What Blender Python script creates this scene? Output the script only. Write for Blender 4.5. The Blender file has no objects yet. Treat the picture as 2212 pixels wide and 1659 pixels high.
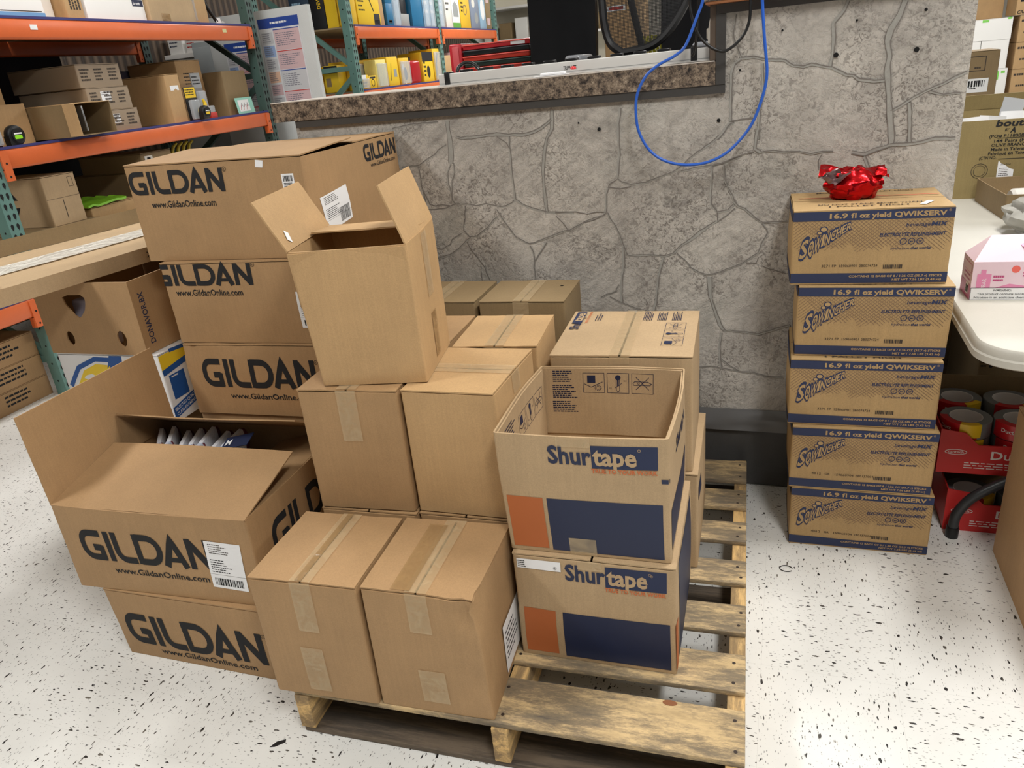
import bpy, bmesh, math, random
from mathutils import Vector, Matrix, noise
random.seed(7)
S = bpy.context.scene
C = S.collection
# ---------------------------------------------------------------- camera, world, lights, exposure
cam_d = bpy.data.cameras.new('camera'); cam = bpy.data.objects.new('camera', cam_d); C.objects.link(cam)
cam_d.sensor_width = 36.0; cam_d.lens = 1614.25 / 2212 * 36.0; cam_d.clip_start = 0.05; cam_d.clip_end = 100
r_, u_, w_ = (Vector(v) for v in ((0.9428157, 0.31974432, -0.09413885), (-0.04312154, 0.39706696, 0.91677607), (-0.33051337, 0.86029146, -0.38814883)))
m_ = Matrix((r_, u_, -w_)).transposed().to_4x4(); m_.translation = (0, 0, 1.42287)
cam.matrix_world = m_
S.camera = cam
S.view_settings.view_transform = 'Standard'; S.view_settings.look = 'None'; S.view_settings.gamma = 1
S.view_settings.use_curve_mapping = False
S.view_settings.exposure = -0.4
W = bpy.data.worlds.new('world'); S.world = W; W.use_nodes = True
bg = W.node_tree.nodes['Background']; bg.inputs[0].default_value = (0.98, 0.99, 1.0, 1); bg.inputs[1].default_value = 0.17
CEIL = 3.7
LAMPS = [(-3.1, -0.2, 98), (0.9, -0.4, 104), (-3.1, 3.4, 60), (0.9, 2.6, 100), (-2.2, 8.2, 110), (2.0, 8.2, 110), (-2.2, 13.0, 120), (3.2, 13.5, 150), (4.3, 1.4, 75)]  # the last one, far right, is an unseen lamp added as side fill
for i, (lx, ly, e) in enumerate(LAMPS):
    ld = bpy.data.lights.new('ceiling_light_glow', 'AREA'); ld.shape = 'RECTANGLE'; ld.size = 0.5; ld.size_y = 1.15
    ld.energy = e; ld.color = (1.0, 0.995, 0.985)
    lo = bpy.data.objects.new('ceiling_light_glow', ld); C.objects.link(lo); lo.location = (lx, ly, CEIL - 0.12)

# ---------------------------------------------------------------- colour and materials
def lin(c):
    return tuple((x / 255 / 12.92 if x / 255 <= .04045 else ((x / 255 + .055) / 1.055) ** 2.4) for x in c)
MATS = {}
def pm(name, col, rough=.6, metal=0.0, emit=0, alpha=1, coat=0, trans=0):
    if name in MATS: return MATS[name]
    m = bpy.data.materials.new(name); m.use_nodes = True; b = m.node_tree.nodes['Principled BSDF']
    c = lin(col); b.inputs['Base Color'].default_value = (*c, 1); b.inputs['Roughness'].default_value = rough
    b.inputs['Metallic'].default_value = metal; b.inputs['Alpha'].default_value = alpha
    if coat: b.inputs['Coat Weight'].default_value = coat
    if trans: b.inputs['Transmission Weight'].default_value = trans
    if emit: b.inputs['Emission Color'].default_value = (*c, 1); b.inputs['Emission Strength'].default_value = emit
    MATS[name] = m; return m
def nt(m):
    n = m.node_tree
    def node(t, **k):
        x = n.nodes.new(t)
        for a, v in k.items():
            if a.startswith('i_'):
                key = a[2:]; key = int(key) if key.isdigit() else key.replace('_', ' ')
                x.inputs[key].default_value = v
            else: setattr(x, a, v)
        return x
    return n, node, n.links.new, n.nodes['Principled BSDF']
def ramp(node, stops):
    r = node('ShaderNodeValToRGB'); e = r.color_ramp.elements
    while len(e) < len(stops): e.new(.5)
    for i, (p, c) in enumerate(stops):
        e[i].position = p; e[i].color = (*c, 1) if len(c) == 3 else c
    return r
def mottled(name, base, var=.1, scale=9, stretch=(1, 1, 1), rough=.75, fine=.06, bump=.15, fscale=260, metal=0.0, bdist=.002):
    """surface of one colour with soft mottling and fine grain of its own"""
    if name in MATS: return MATS[name]
    m = pm(name, base, rough, metal); n, node, L, b = nt(m)
    tc = node('ShaderNodeTexCoord'); mp = node('ShaderNodeMapping'); mp.inputs['Scale'].default_value = stretch
    L(tc.outputs['Object'], mp.inputs[0])
    n1 = node('ShaderNodeTexNoise', i_Scale=scale, i_Detail=5.0, i_Roughness=.6); n2 = node('ShaderNodeTexNoise', i_Scale=fscale, i_Detail=3.0)
    L(mp.outputs[0], n1.inputs['Vector']); L(mp.outputs[0], n2.inputs['Vector'])
    c = lin(base)
    r1 = ramp(node, [(.3, [x * (1 - var) for x in c]), (.7, [min(1, x * (1 + var)) for x in c])])
    r2 = ramp(node, [(.3, (1 - fine,) * 3), (.7, (1 + fine,) * 3)])
    L(n1.outputs[0], r1.inputs[0]); L(n2.outputs[0], r2.inputs[0])
    mx = node('ShaderNodeMix', data_type='RGBA', blend_type='MULTIPLY'); mx.inputs[0].default_value = 1
    L(r1.outputs[0], mx.inputs[6]); L(r2.outputs[0], mx.inputs[7]); L(mx.outputs[2], b.inputs['Base Color'])
    if bump:
        bp = node('ShaderNodeBump', i_Strength=bump, i_Distance=bdist); L(n1.outputs[0], bp.inputs['Height']); L(bp.outputs[0], b.inputs['Normal'])
    return m
def kraft(name, base):
    if name in MATS: return MATS[name]
    m = pm(name, base, .72); n, node, L, b = nt(m)
    tc = node('ShaderNodeTexCoord')
    n1 = node('ShaderNodeTexNoise', i_Scale=4.0, i_Detail=5.0, i_Roughness=.65); n2 = node('ShaderNodeTexNoise', i_Scale=420.0, i_Detail=2.0)
    n3 = node('ShaderNodeTexNoise', i_Scale=1.0, i_Detail=3.0); mp = node('ShaderNodeMapping'); mp.inputs['Scale'].default_value = (160, 160, 7)
    L(tc.outputs['Object'], mp.inputs[0]); L(mp.outputs[0], n3.inputs['Vector'])
    L(tc.outputs['Object'], n1.inputs['Vector']); L(tc.outputs['Object'], n2.inputs['Vector'])
    c = lin(base)
    r1 = ramp(node, [(.3, [x * .9 for x in c]), (.7, [x * 1.08 for x in c])]); r2 = ramp(node, [(.35, (.93,) * 3), (.65, (1.05,) * 3)]); r3 = ramp(node, [(.3, (.96,) * 3), (.7, (1.03,) * 3)])
    L(n1.outputs[0], r1.inputs[0]); L(n2.outputs[0], r2.inputs[0]); L(n3.outputs[0], r3.inputs[0])
    a = node('ShaderNodeMix', data_type='RGBA', blend_type='MULTIPLY'); a.inputs[0].default_value = 1
    L(r1.outputs[0], a.inputs[6]); L(r2.outputs[0], a.inputs[7])
    a2 = node('ShaderNodeMix', data_type='RGBA', blend_type='MULTIPLY'); a2.inputs[0].default_value = 1
    L(a.outputs[2], a2.inputs[6]); L(r3.outputs[0], a2.inputs[7]); L(a2.outputs[2], b.inputs['Base Color'])
    n4 = node('ShaderNodeTexNoise', i_Scale=6.0, i_Detail=5.0); L(tc.outputs['Object'], n4.inputs['Vector'])
    ad = node('ShaderNodeMath', operation='ADD'); L(n4.outputs[0], ad.inputs[0])
    ml = node('ShaderNodeMath', operation='MULTIPLY'); ml.inputs[1].default_value = .12; L(n3.outputs[0], ml.inputs[0]); L(ml.outputs[0], ad.inputs[1])
    bp = node('ShaderNodeBump', i_Strength=.4, i_Distance=.006); L(ad.outputs[0], bp.inputs['Height']); L(bp.outputs[0], b.inputs['Normal'])
    return m
KR = kraft('kraft_board', (186, 151, 106)); KG = kraft('kraft_board_warm', (166, 132, 92)); KS = kraft('kraft_board_pale', (180, 153, 117))
KQ = kraft('kraft_board_golden', (176, 145, 99)); KO = kraft('kraft_board_olive', (142, 124, 80)); KD = kraft('kraft_board_dull', (138, 116, 82))
def wood(name, base, dark, sc=(1, 1, 1)):
    if name in MATS: return MATS[name]
    m = pm(name, base, .8); n, node, L, b = nt(m)
    tc = node('ShaderNodeTexCoord'); oi = node('ShaderNodeObjectInfo'); mp = node('ShaderNodeMapping'); mp.inputs['Scale'].default_value = sc
    ad = node('ShaderNodeVectorMath', operation='ADD'); L(tc.outputs['Object'], mp.inputs[0]); L(mp.outputs[0], ad.inputs[0])
    cb = node('ShaderNodeCombineXYZ'); ml = node('ShaderNodeMath', operation='MULTIPLY'); ml.inputs[1].default_value = 40
    L(oi.outputs['Random'], ml.inputs[0]); L(ml.outputs[0], cb.inputs[2]); L(cb.outputs[0], ad.inputs[1])
    n1 = node('ShaderNodeTexNoise', i_Scale=9.0, i_Detail=6.0, i_Roughness=.65); L(ad.outputs[0], n1.inputs['Vector'])
    n2 = node('ShaderNodeTexNoise', i_Scale=2.6, i_Detail=10.0, i_Roughness=.78); L(ad.outputs[0], n2.inputs['Vector'])
    c = lin(base); d = lin(dark)
    r1 = ramp(node, [(.3, [x * .7 for x in c]), (.5, c), (.75, [x * 1.12 for x in c])]); L(n1.outputs[0], r1.inputs[0])
    r2 = ramp(node, [(.44, (0, 0, 0)), (.53, (.7, .7, .7)), (.66, (1, 1, 1))]); L(n2.outputs[0], r2.inputs[0])
    mx = node('ShaderNodeMix', data_type='RGBA'); L(r2.outputs[0], mx.inputs[0]); L(r1.outputs[0], mx.inputs[6]); mx.inputs[7].default_value = (*d, 1)
    L(mx.outputs[2], b.inputs['Base Color'])
    bp = node('ShaderNodeBump', i_Strength=.5, i_Distance=.003); L(n1.outputs[0], bp.inputs['Height']); L(bp.outputs[0], b.inputs['Normal'])
    return m
WX = wood('pallet_wood', (200, 172, 126), (88, 81, 72), (1.1, 4.5, 5)); WY = wood('stringer_wood', (214, 176, 116), (120, 100, 74), (6, .8, 8))
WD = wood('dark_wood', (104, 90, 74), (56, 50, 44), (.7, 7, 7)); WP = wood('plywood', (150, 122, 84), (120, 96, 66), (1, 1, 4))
def floor_mat():
    m = pm('speckled_tile', (222, 219, 210), .38); n, node, L, b = nt(m)
    tc = node('ShaderNodeTexCoord'); sx = node('ShaderNodeSeparateXYZ'); L(tc.outputs['Object'], sx.inputs[0])
    def mth(op, a, bb=None, clamp=False):
        x = node('ShaderNodeMath', operation=op)
        for i, v in enumerate((a, bb)):
            if v is None: continue
            if isinstance(v, (int, float)): x.inputs[i].default_value = v
            else: L(v, x.inputs[i])
        return x.outputs[0]
    T = .3048
    ix = mth('FLOOR', mth('DIVIDE', sx.outputs[0], T)); iy = mth('FLOOR', mth('DIVIDE', sx.outputs[1], T))
    par = mth('MODULO', mth('ABSOLUTE', mth('ADD', ix, iy)), 2.0)
    masks = []
    for sc, ax, thr, off in ((62, .42, .07, 0.), (105, .36, .07, 5.), (170, .5, .095, 9.)):
        outs = []
        for horiz in (0, 1):
            mp = node('ShaderNodeMapping'); mp.inputs['Scale'].default_value = (sc * ax, sc, 1) if horiz else (sc, sc * ax, 1)
            mp.inputs['Rotation'].default_value = (0, 0, .35 if off == 5. else -.2); mp.inputs['Location'].default_value = (off, off * 2, 0)
            L(tc.outputs['Object'], mp.inputs[0])
            wv = node('ShaderNodeTexNoise', i_Scale=3.0); L(mp.outputs[0], wv.inputs['Vector'])
            av = node('ShaderNodeVectorMath', operation='MULTIPLY_ADD'); L(wv.outputs['Color'], av.inputs[0]); av.inputs[1].default_value = (.45, .45, 0); L(mp.outputs[0], av.inputs[2])
            v = node('ShaderNodeTexVoronoi', i_Scale=1.0, voronoi_dimensions='2D'); L(av.outputs[0], v.inputs['Vector'])
            sc2 = node('ShaderNodeSeparateColor'); L(v.outputs['Color'], sc2.inputs[0])
            size = mth('MULTIPLY', mth('POWER', sc2.outputs[0], 4.5), thr * 2.9)
            outs.append(mth('LESS_THAN', v.outputs['Distance'], size))
        mi = node('ShaderNodeMix', data_type='FLOAT'); L(par, mi.inputs[0]); L(outs[0], mi.inputs[2]); L(outs[1], mi.inputs[3]); masks.append(mi.outputs[0])
    tot = mth('MAXIMUM', mth('MAXIMUM', masks[0], masks[1]), mth('MULTIPLY', masks[2], .5))
    n1 = node('ShaderNodeTexNoise', i_Scale=2.2, i_Detail=4.0); L(tc.outputs['Object'], n1.inputs['Vector'])
    r1 = ramp(node, [(.3, lin((214, 213, 208))), (.7, lin((230, 229, 224)))]); L(n1.outputs[0], r1.inputs[0])
    n2 = node('ShaderNodeTexNoise', i_Scale=30.0, i_Detail=2.0); L(tc.outputs['Object'], n2.inputs['Vector'])
    r2 = ramp(node, [(.45, lin((26, 25, 25))), (.66, lin((104, 98, 88)))]); L(n2.outputs[0], r2.inputs[0])
    # seams between tiles
    fx = mth('ABSOLUTE', mth('SUBTRACT', mth('FRACT', mth('DIVIDE', sx.outputs[0], T)), .5)); fy = mth('ABSOLUTE', mth('SUBTRACT', mth('FRACT', mth('DIVIDE', sx.outputs[1], T)), .5))
    seam = mth('MULTIPLY', mth('GREATER_THAN', mth('MAXIMUM', fx, fy), .498), .12)
    mx = node('ShaderNodeMix', data_type='RGBA'); L(tot, mx.inputs[0]); L(r1.outputs[0], mx.inputs[6]); L(r2.outputs[0], mx.inputs[7])
    m2 = node('ShaderNodeMix', data_type='RGBA'); L(seam, m2.inputs[0]); L(mx.outputs[2], m2.inputs[6]); m2.inputs[7].default_value = (*lin((120, 116, 108)), 1)
    L(m2.outputs[2], b.inputs['Base Color'])
    r3 = ramp(node, [(.3, (.28,) * 3), (.7, (.5,) * 3)]); L(n1.outputs[0], r3.inputs[0]); L(r3.outputs[0], b.inputs['Roughness'])
    return m
def stone_mat():
    m = pm('flagstone_panel', (176, 168, 158), .85); n, node, L, b = nt(m)
    tc = node('ShaderNodeTexCoord')
    def nz(s, d, r=.6, dist=0.0):
        x = node('ShaderNodeTexNoise', i_Scale=s, i_Detail=d, i_Roughness=r, i_Distortion=dist); L(tc.outputs['Object'], x.inputs['Vector']); return x.outputs[0]
    big = nz(2.6, 3.0); mid = nz(16.0, 6.0, .7, .6); pit = nz(70.0, 4.0, .75, 1.2); sel = nz(4.5, 2.0)
    rb = ramp(node, [(.32, lin((174, 168, 160))), (.5, lin((192, 186, 177))), (.68, lin((206, 200, 190)))]); L(big, rb.inputs[0])
    rm = ramp(node, [(.3, (.74,) * 3), (.5, (.98,) * 3), (.7, (1.12,) * 3)]); L(mid, rm.inputs[0])
    a = node('ShaderNodeMix', data_type='RGBA', blend_type='MULTIPLY'); a.inputs[0].default_value = 1; L(rb.outputs[0], a.inputs[6]); L(rm.outputs[0], a.inputs[7])
    rp = ramp(node, [(.42, (1, 1, 1)), (.50, (0, 0, 0))]); L(pit, rp.inputs[0]); rs = ramp(node, [(.4, (.12,) * 3), (.6, (.8,) * 3)]); L(sel, rs.inputs[0])
    mu = node('ShaderNodeMath', operation='MULTIPLY'); L(rp.outputs[0], mu.inputs[0]); L(rs.outputs[0], mu.inputs[1])
    k = node('ShaderNodeMix', data_type='RGBA'); L(mu.outputs[0], k.inputs[0]); L(a.outputs[2], k.inputs[6]); k.inputs[7].default_value = (*lin((116, 109, 102)), 1)
    # a few tinted stones
    tn = ramp(node, [(.58, (0, 0, 0)), (.75, (.35,) * 3)]); L(nz(3.3, 1.0), tn.inputs[0])
    k2 = node('ShaderNodeMix', data_type='RGBA'); L(tn.outputs[0], k2.inputs[0]); L(k.outputs[2], k2.inputs[6]); k2.inputs[7].default_value = (*lin((150, 154, 146)), 1)
    col = k2.outputs[2]
    for ang, off, sl in ((.6, 0., 1.7), (-.35, 7., 2.3)):   # streaked stones
        mp = node('ShaderNodeMapping'); mp.inputs['Rotation'].default_value = (0, ang, 0); mp2 = node('ShaderNodeMapping'); mp2.inputs['Scale'].default_value = (7, 1, 62); mp2.inputs['Location'].default_value = (off, 0, off)
        L(tc.outputs['Object'], mp.inputs[0]); L(mp.outputs[0], mp2.inputs[0]); sn = node('ShaderNodeTexNoise', i_Scale=1.0, i_Detail=5.0, i_Roughness=.65); L(mp2.outputs[0], sn.inputs['Vector'])
        sr = ramp(node, [(.34, (.78,) * 3), (.52, (1.0,) * 3), (.7, (1.07,) * 3)]); L(sn.outputs[0], sr.inputs[0])
        vo = node('ShaderNodeTexVoronoi', i_Scale=sl * 1.6); vm = node('ShaderNodeMapping'); vm.inputs['Location'].default_value = (off, 0, 3); L(tc.outputs['Object'], vm.inputs[0]); L(vm.outputs[0], vo.inputs['Vector'])
        sp = node('ShaderNodeSeparateColor'); L(vo.outputs['Color'], sp.inputs[0]); gt = node('ShaderNodeMath', operation='GREATER_THAN'); gt.inputs[1].default_value = .64; L(sp.outputs[0], gt.inputs[0])
        mx = node('ShaderNodeMix', data_type='RGBA', blend_type='MULTIPLY'); L(gt.outputs[0], mx.inputs[0]); L(col, mx.inputs[6]); L(sr.outputs[0], mx.inputs[7]); col = mx.outputs[2]
    L(col, b.inputs['Base Color'])
    ad = node('ShaderNodeMath', operation='ADD'); L(mid, ad.inputs[0]); L(pit, ad.inputs[1])
    bp = node('ShaderNodeBump', i_Strength=.7, i_Distance=.006); L(ad.outputs[0], bp.inputs['Height']); L(bp.outputs[0], b.inputs['Normal'])
    return m
def granite_mat():
    m = pm('granite_laminate', (120, 104, 86), .3); n, node, L, b = nt(m); tc = node('ShaderNodeTexCoord')
    a = node('ShaderNodeTexNoise', i_Scale=190.0, i_Detail=5.0, i_Roughness=.7, i_Distortion=.5); c = node('ShaderNodeTexNoise', i_Scale=45.0, i_Detail=4.0)
    L(tc.outputs['Object'], a.inputs['Vector']); L(tc.outputs['Object'], c.inputs['Vector'])
    mm = node('ShaderNodeMix', data_type='FLOAT'); mm.inputs[0].default_value = .42; L(a.outputs[0], mm.inputs[2]); L(c.outputs[0], mm.inputs[3])
    r = ramp(node, [(.37, lin((36, 32, 31))), (.45, lin((84, 74, 66))), (.5, lin((116, 102, 88))), (.57, lin((148, 132, 114))), (.68, lin((188, 174, 154)))])
    L(mm.outputs[0], r.inputs[0]); L(r.outputs[0], b.inputs['Base Color']); return m
def ribs_mat(name, c1, c2, sc):
    m = pm(name, c1, .6); n, node, L, b = nt(m); tc = node('ShaderNodeTexCoord')
    w = node('ShaderNodeTexWave', i_Scale=sc); w.bands_direction = 'Y'; L(tc.outputs['Object'], w.inputs['Vector'])
    r = ramp(node, [(.2, lin(c1)), (.8, lin(c2))]); L(w.outputs[0], r.inputs[0]); L(r.outputs[0], b.inputs['Base Color'])
    bp = node('ShaderNodeBump', i_Strength=.8, i_Distance=.02); L(w.outputs[0], bp.inputs['Height']); L(bp.outputs[0], b.inputs['Normal']); return m
def mesh_fabric():
    m = pm('mesh_fabric', (22, 22, 24), .7); n, node, L, b = nt(m); tc = node('ShaderNodeTexCoord'); outs = []
    for d in ('X', 'Z'):
        w = node('ShaderNodeTexWave', i_Scale=60.0); w.bands_direction = d; L(tc.outputs['Object'], w.inputs['Vector']); outs.append(w.outputs[0])
    mx = node('ShaderNodeMath', operation='MAXIMUM'); L(outs[0], mx.inputs[0]); L(outs[1], mx.inputs[1])
    g = node('ShaderNodeMath', operation='GREATER_THAN'); g.inputs[1].default_value = .72; L(mx.outputs[0], g.inputs[0]); L(g.outputs[0], b.inputs['Alpha']); return m
def tape_mat(name, col, alpha, rough=.16):
    m = pm(name, col, rough, alpha=alpha); n, node, L, b = nt(m); tc = node('ShaderNodeTexCoord')
    a = node('ShaderNodeTexNoise', i_Scale=28.0, i_Detail=3.0, i_Distortion=1.5); L(tc.outputs['Object'], a.inputs['Vector'])
    bp = node('ShaderNodeBump', i_Strength=.5, i_Distance=.003); L(a.outputs[0], bp.inputs['Height']); L(bp.outputs[0], b.inputs['Normal'])
    r = ramp(node, [(.4, (alpha * .8,) * 3), (.7, (min(1, alpha * 1.4),) * 3)]); L(a.outputs[0], r.inputs[0]); L(r.outputs[0], b.inputs['Alpha']); return m
TAPE = tape_mat('clear_packing_tape', (214, 190, 150), .24, .1); TAPB = tape_mat('tan_packing_tape', (172, 138, 94), .4)
WHITE = pm('white_paper', (236, 236, 236), .5); INK = pm('black_ink', (24, 24, 26), .85); INKS = pm('soft_black_ink', (60, 50, 42), .7)
NAVY = pm('navy_ink', (34, 44, 74), .7); NAVYD = pm('deep_navy_ink', (24, 35, 66), .5); ORI = pm('orange_ink', (178, 98, 50), .65); ORD = pm('tagline_ink', (196, 104, 56), .6)
FADE = pm('faded_navy_ink', (134, 108, 84), .7); REDI = pm('red_ink', (190, 52, 44), .6)
RORA = mottled('rack_orange', (216, 106, 58), .05, 6, rough=.28, fine=.02, bump=.03); RGRN = mottled('rack_green', (96, 132, 124), .08, 8, rough=.45, fine=.03, bump=.05)
RDKG = mottled('rack_dark_green', (66, 88, 82), .08, 8, rough=.45, fine=.03, bump=.05)
BLUEB = pm('shelf_edge_blue', (54, 52, 110), .7); DECK = mottled('particle_board', (150, 130, 100), .1, 20)
HOLE = pm('slot_black', (14, 14, 14), .9); BLK = pm('black_plastic', (20, 20, 22), .35); LEATH = mottled('black_leather', (6, 6, 8), .15, 12, rough=.62, fine=.05, bump=.2); LEATH.node_tree.nodes['Principled BSDF'].inputs['Specular IOR Level'].default_value = .15
STEEL = pm('grey_steel', (170, 172, 174), .35, .9); ALU = pm('painted_aluminium', (200, 198, 194), .35)
TRIM = mottled('dark_metal_trim', (66, 64, 62), .08, 8, rough=.45, fine=.03, bump=.05)

# ---------------------------------------------------------------- 2D shapes: (points, faces)
def rect(x0, y0, x1, y1, n=0.06):
    nx = max(1, int(abs(x1 - x0) / n)); ny = max(1, int(abs(y1 - y0) / n))
    P = [(x0 + (x1 - x0) * i / nx, y0 + (y1 - y0) * j / ny) for j in range(ny + 1) for i in range(nx + 1)]
    return P, [(j * (nx + 1) + i, j * (nx + 1) + i + 1, (j + 1) * (nx + 1) + i + 1, (j + 1) * (nx + 1) + i) for j in range(ny) for i in range(nx)]
def poly(pts): return list(pts), [tuple(range(len(pts)))]
def disk(cx, cy, r, n=16, ry=None): return poly([(cx + r * math.cos(2 * math.pi * i / n), cy + (ry or r) * math.sin(2 * math.pi * i / n)) for i in range(n)])
def line(pts, w, closed=False):
    q = []
    for i, p in enumerate(pts):
        q.append(p)
        if i < len(pts) - 1 or closed:
            b = pts[(i + 1) % len(pts)]; k = int(math.hypot(b[0] - p[0], b[1] - p[1]) / (.03 if w < .1 else .25))
            q += [(p[0] + (b[0] - p[0]) * j / (k + 1), p[1] + (b[1] - p[1]) * j / (k + 1)) for j in range(1, k + 1)]
    pts = q
    P, F = [], []; n = len(pts); h = w / 2; pts = [Vector(p) for p in pts]
    for i, p in enumerate(pts):
        a = pts[i - 1] if (i > 0 or closed) else None; b = pts[(i + 1) % n] if (i < n - 1 or closed) else None
        d1 = (p - a).normalized() if a is not None else None; d2 = (b - p).normalized() if b is not None else None
        if d1 is None: d1 = d2
        if d2 is None: d2 = d1
        t = (d1 + d2); t = t.normalized() if t.length > 1e-6 else d1
        nn = Vector((-t.y, t.x)); k = min(1.8, 1 / max(.3, abs(nn.dot(Vector((-d1.y, d1.x))))))
        P += [tuple(p + nn * h * k), tuple(p - nn * h * k)]
    for i in range(n - (0 if closed else 1)):
        j = (i + 1) % n; F.append((2 * i + 1, 2 * j + 1, 2 * j, 2 * i))
    return P, F
def ring(cx, cy, r, w, n=20, ry=None): return line([(cx + r * math.cos(2 * math.pi * i / n), cy + (ry or r) * math.sin(2 * math.pi * i / n)) for i in range(n)], w, True)
def xf(sh, f): return [f(*p) for p in sh[0]], sh[1]
def comb(*shs):
    P, F = [], []
    for p, f in shs:
        o = len(P); P += p; F += [tuple(o + i for i in q) for q in f]
    return P, F
_tc = {}
def text(s, x=0, y=0, cap=.02, bold=0.0, al='L', sx=1.0, rot=0.0, shear=0.0, width=None, rep=None):
    """letters as flat outlines; (x, y) is the baseline start, cap the capital height; width squeezes to fit"""
    k = (s, bold)
    if k not in _tc:
        cu = bpy.data.curves.new('t', 'FONT'); cu.body = s; cu.size = 1; cu.offset = bold; cu.resolution_u = 2; cu.fill_mode = 'FRONT'
        ob = bpy.data.objects.new('t', cu); me = ob.to_mesh()
        _tc[k] = ([(v.co.x, v.co.y) for v in me.vertices], [tuple(p.vertices) for p in me.polygons]); ob.to_mesh_clear()
        bpy.data.objects.remove(ob); bpy.data.curves.remove(cu)
    P, F = _tc[k]
    if not P: return [], []
    x0 = min(p[0] for p in P); x1 = max(p[0] for p in P); sc = cap / .72
    if width: sx = width / ((x1 - x0) * sc)
    off = {'L': x0, 'C': (x0 + x1) / 2, 'R': x1}[al]; ca, sa = math.cos(rot), math.sin(rot); out = []
    for px, py in P:
        a = (px - off) * sc * sx + py * sc * shear; b = py * sc; out.append((x + a * ca - b * sa, y + a * sa + b * ca))
    return out, F
def arc(cx, cy, r, a0, a1, n=6): return [(cx + r * math.cos(math.radians(a0 + (a1 - a0) * i / n)), cy + r * math.sin(math.radians(a0 + (a1 - a0) * i / n))) for i in range(n + 1)]
def gildan():
    s = .212; L = []
    def add(dx, *ps, closed=False, w=s): L.append(line([(x + dx, y) for x, y in ps], w, closed))
    add(0, (.9, .905), *arc(.42, .58, .325, 90, 180), *arc(.42, .42, .325, 180, 270), (.9, .095)); add(0, (.5, .43), (.84, .43)); add(0, (.815, .5), (.815, .03))
    add(1.06, (.1, 0), (.1, 1))
    add(1.36, (.1, 1), *arc(.4, .395, .3, 180, 270, 5), (.78, .095))
    add(2.2, (.1, .0), (.1, 1)); add(2.2, (.1, .905), (.45, .905), *arc(.5, .5, .405, 80, -80, 8), (.45, .095), (.1, .095))
    add(3.16, (.1, 0), (.47, .93), (.84, 0), w=s * 1.05); add(3.16, (.24, .25), (.7, .25), w=.15)
    add(4.16, (.1, 0), (.1, 1)); add(4.16, (.12, .9), (.74, .1), w=s * 1.1); add(4.16, (.76, 0), (.76, 1))
    return comb(*L)
GIL = gildan()
def gil(x, y, w, h, clip=None):
    P = [(x + px / 5.02 * w, y + py * h) for px, py in GIL[0]]
    if clip is not None: P = [(max(clip, a), b) for a, b in P]
    return P, GIL[1]
def place(sh, x, y, s=1, sy=None, rot=0):
    ca, sa = math.cos(rot), math.sin(rot); sy = sy or s
    return [(x + (a * s) * ca - (b * sy) * sa, y + (a * s) * sa + (b * sy) * ca) for a, b in sh[0]], sh[1]
def barcode(x, y, w, h, n=26, seed=1, horiz=False):
    R = random.Random(seed); q = []; t = 0.0
    while t < 1:
        a = R.choice((.5, 1, 1.5)) / n
        q.append(rect(x + t * w, y, x + min(1, t + a) * w, y + h, 9) if not horiz else rect(x, y + t * h, x + w, y + min(1, t + a) * h, 9)); t += a + R.choice((.5, 1)) / n
    return comb(*q)
def greek(x, y, w, rows, dy, th, seed=1):
    """rows of tiny print too small to read"""
    R = random.Random(seed); q = []
    for i in range(rows):
        t = 0; e = R.uniform(.6, 1)
        while t < e:
            a = R.uniform(.05, .16); q.append(rect(x + t * w, y - i * dy, x + min(e, t + a) * w, y - i * dy + th, 9)); t += a + .025
    return comb(*q)

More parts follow.
